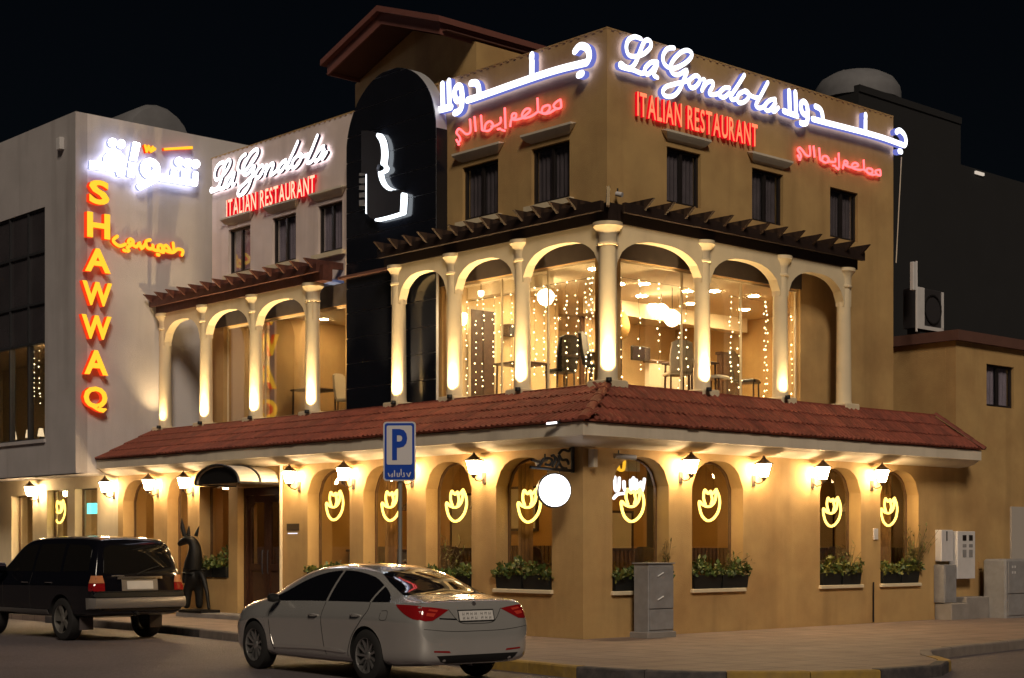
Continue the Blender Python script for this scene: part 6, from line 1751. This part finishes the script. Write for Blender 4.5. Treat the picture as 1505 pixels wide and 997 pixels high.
for a in (0, 2.85):
    for s in (-1, 1): make_wheel(suv, a, s*.80, .385, .26, 5, False, s, mat("dark_alloy", (.30,.285,.26), .4, metal=.7))
SUVG = mat("suv_glass", (.010,.009,.008), .03, spec=.5)
for v in ('L', 'Rt'):
    for P in ([(2.30,1.215),(2.15,1.37),(1.92,1.62),(1.80,1.70),(1.20,1.72),(1.18,1.225)], [(1.10,1.225),(1.10,1.72),(.20,1.73),(.12,1.225)], [(.02,1.235),(.08,1.72),(-.62,1.70),(-.80,1.62),(-.86,1.25)]):
        put(patch(bv, P, v, .004), "side_window", SUVG, suv)
    put(seam(bv, [(1.14,1.20),(1.14,.6),(1.05,.45)], v, .009), "door_gap", SEAM, suv)
    put(seam(bv, [(2.2,1.18),(2.2,.6),(2.15,.45)], v, .009), "door_gap", SEAM, suv)
    sg = 1 if v == 'L' else -1
    for ha, hz in ((1.32,1.03),(.42,1.04)):
        h = bv.ray_cast(Vector((ha, 3*sg, hz)), Vector((0,-sg,0)))[0]
        MB().tube([(ha-.11, h.y+sg*.004, hz), (ha-.07, h.y+sg*.04, hz), (ha+.07, h.y+sg*.04, hz), (ha+.11, h.y+sg*.004, hz)], .016, 6).build("door_handle", CHROME, suv, True, local=True)
    put(patch(bv, [(2.35,.46),(2.35,.54),(.48,.54),(.48,.46)], v, .03), "side_step", mat("suv_grey_trim", (.16,.15,.145), .45, metal=.3), suv)
    mm_ = MB(); mm_.lathe([(.02,-.11),(.10,-.08),(.11,.06),(.05,.11)], (2.08, sg*1.06, 1.28), 10, axis='y'); put(mm_, "door_mirror", BLACK, suv)
    MB().cbox(-.50, sg*.70-.13, .20, -.47, sg*.70+.13, .55, .004).build("mud_flap", mat("mud_flap_rubber", (.07,.055,.055), .7), suv, local=True)
    for (zlo, zhi, mm2, nm) in ((.90,1.035,TAILR,"tail_lamp"), (1.04,1.17,mat("amber_lamp_lens", (.55,.22,.10), .12, coat=1),"indicator_lamp")):
        put(patch(bv, [(sg*.70,zlo),(sg*.90,zlo),(sg*.90,zhi),(sg*(.70 if zhi < 1.1 else .73),zhi)], 'B', .010, .05), nm, mm2, suv)
        put(patch(bv, [(-1.10,zlo),(-.98,zlo),(-.98,zhi),(-1.06,zhi)], v, .008, .05), nm, mm2, suv)
put(patch(bv, [(-.70,1.21),(-.5,1.195),(.5,1.195),(.70,1.21),(.62,1.64),(.5,1.70),(-.5,1.70),(-.62,1.64)], 'B', .004), "rear_window", SUVG, suv)
put(patch(bv, [(2.5,-.68),(2.56,0),(2.5,.68),(2.0,.58),(1.98,0),(2.0,-.58)], 'T', .004), "windscreen", SUVG, suv)
GT = mat("suv_bumper_grey", (.26,.24,.225), .35, metal=.5)
bp_ = MB(); prof_ = [(-1.10,.58),(-1.20,.60),(-1.225,.66),(-1.215,.74),(-1.19,.775),(-1.08,.78)]
kk = len(prof_); ys_ = [-.97,-.90,-.6,0,.6,.90,.97]
for yy in ys_: bp_.v += [(a+(.14 if abs(yy) > .95 else .03 if abs(yy) > .8 else 0), yy, z) for a, z in prof_]
for i in range(len(ys_)-1):
    for k in range(kk-1): bp_.f.append([i*kk+k, i*kk+k+1, (i+1)*kk+k+1, (i+1)*kk+k]); bp_.m.append(0)
for i in (0, len(ys_)-1): bp_.f.append([i*kk+k for k in range(kk)]); bp_.m.append(0)
put(bp_, "rear_bumper", GT, suv)
put(patch(bv, [(-.92,.79),(.92,.79),(.92,.87),(-.92,.87)], 'B', .016), "bumper_step", BLKPL, suv)
put(patch(bv, [(-.36,.90),(.36,.90),(.36,1.10),(-.36,1.10)], 'B', .008, .08), "plate_recess", GT, suv)
put(patch(bv, [(-.26,.925),(.26,.925),(.26,1.07),(-.26,1.07)], 'B', .018, .08), "number_plate", PLATE, suv)
put(patch(bv, [(-.45,1.105),(.45,1.105),(.45,1.15),(-.45,1.15)], 'B', .03, .08), "plate_garnish", CHROME, suv)
wp = [Vector((emb(bv, y_, z_)-.02, y_, z_)) for y_, z_ in ((.05,1.19),(-.18,1.27),(-.42,1.33))]
MB().tube(wp, .010, 5).build("rear_wiper", BLKPL, suv, local=True)
put(seam(bv, [(-.90,.885),(0,.885),(.90,.885)], 'B', .009), "tailgate_gap", SEAM, suv)
put(patch(bv, [(.30,1.155),(.55,1.155),(.55,1.172),(.30,1.172)], 'B', .006, .05), "badge", CHROME, suv)
MB().tube([(-1.05, .1, .50), (-1.22, .1, .50)], .03, 8).build("tow_hitch", BLKPL, suv, local=True)
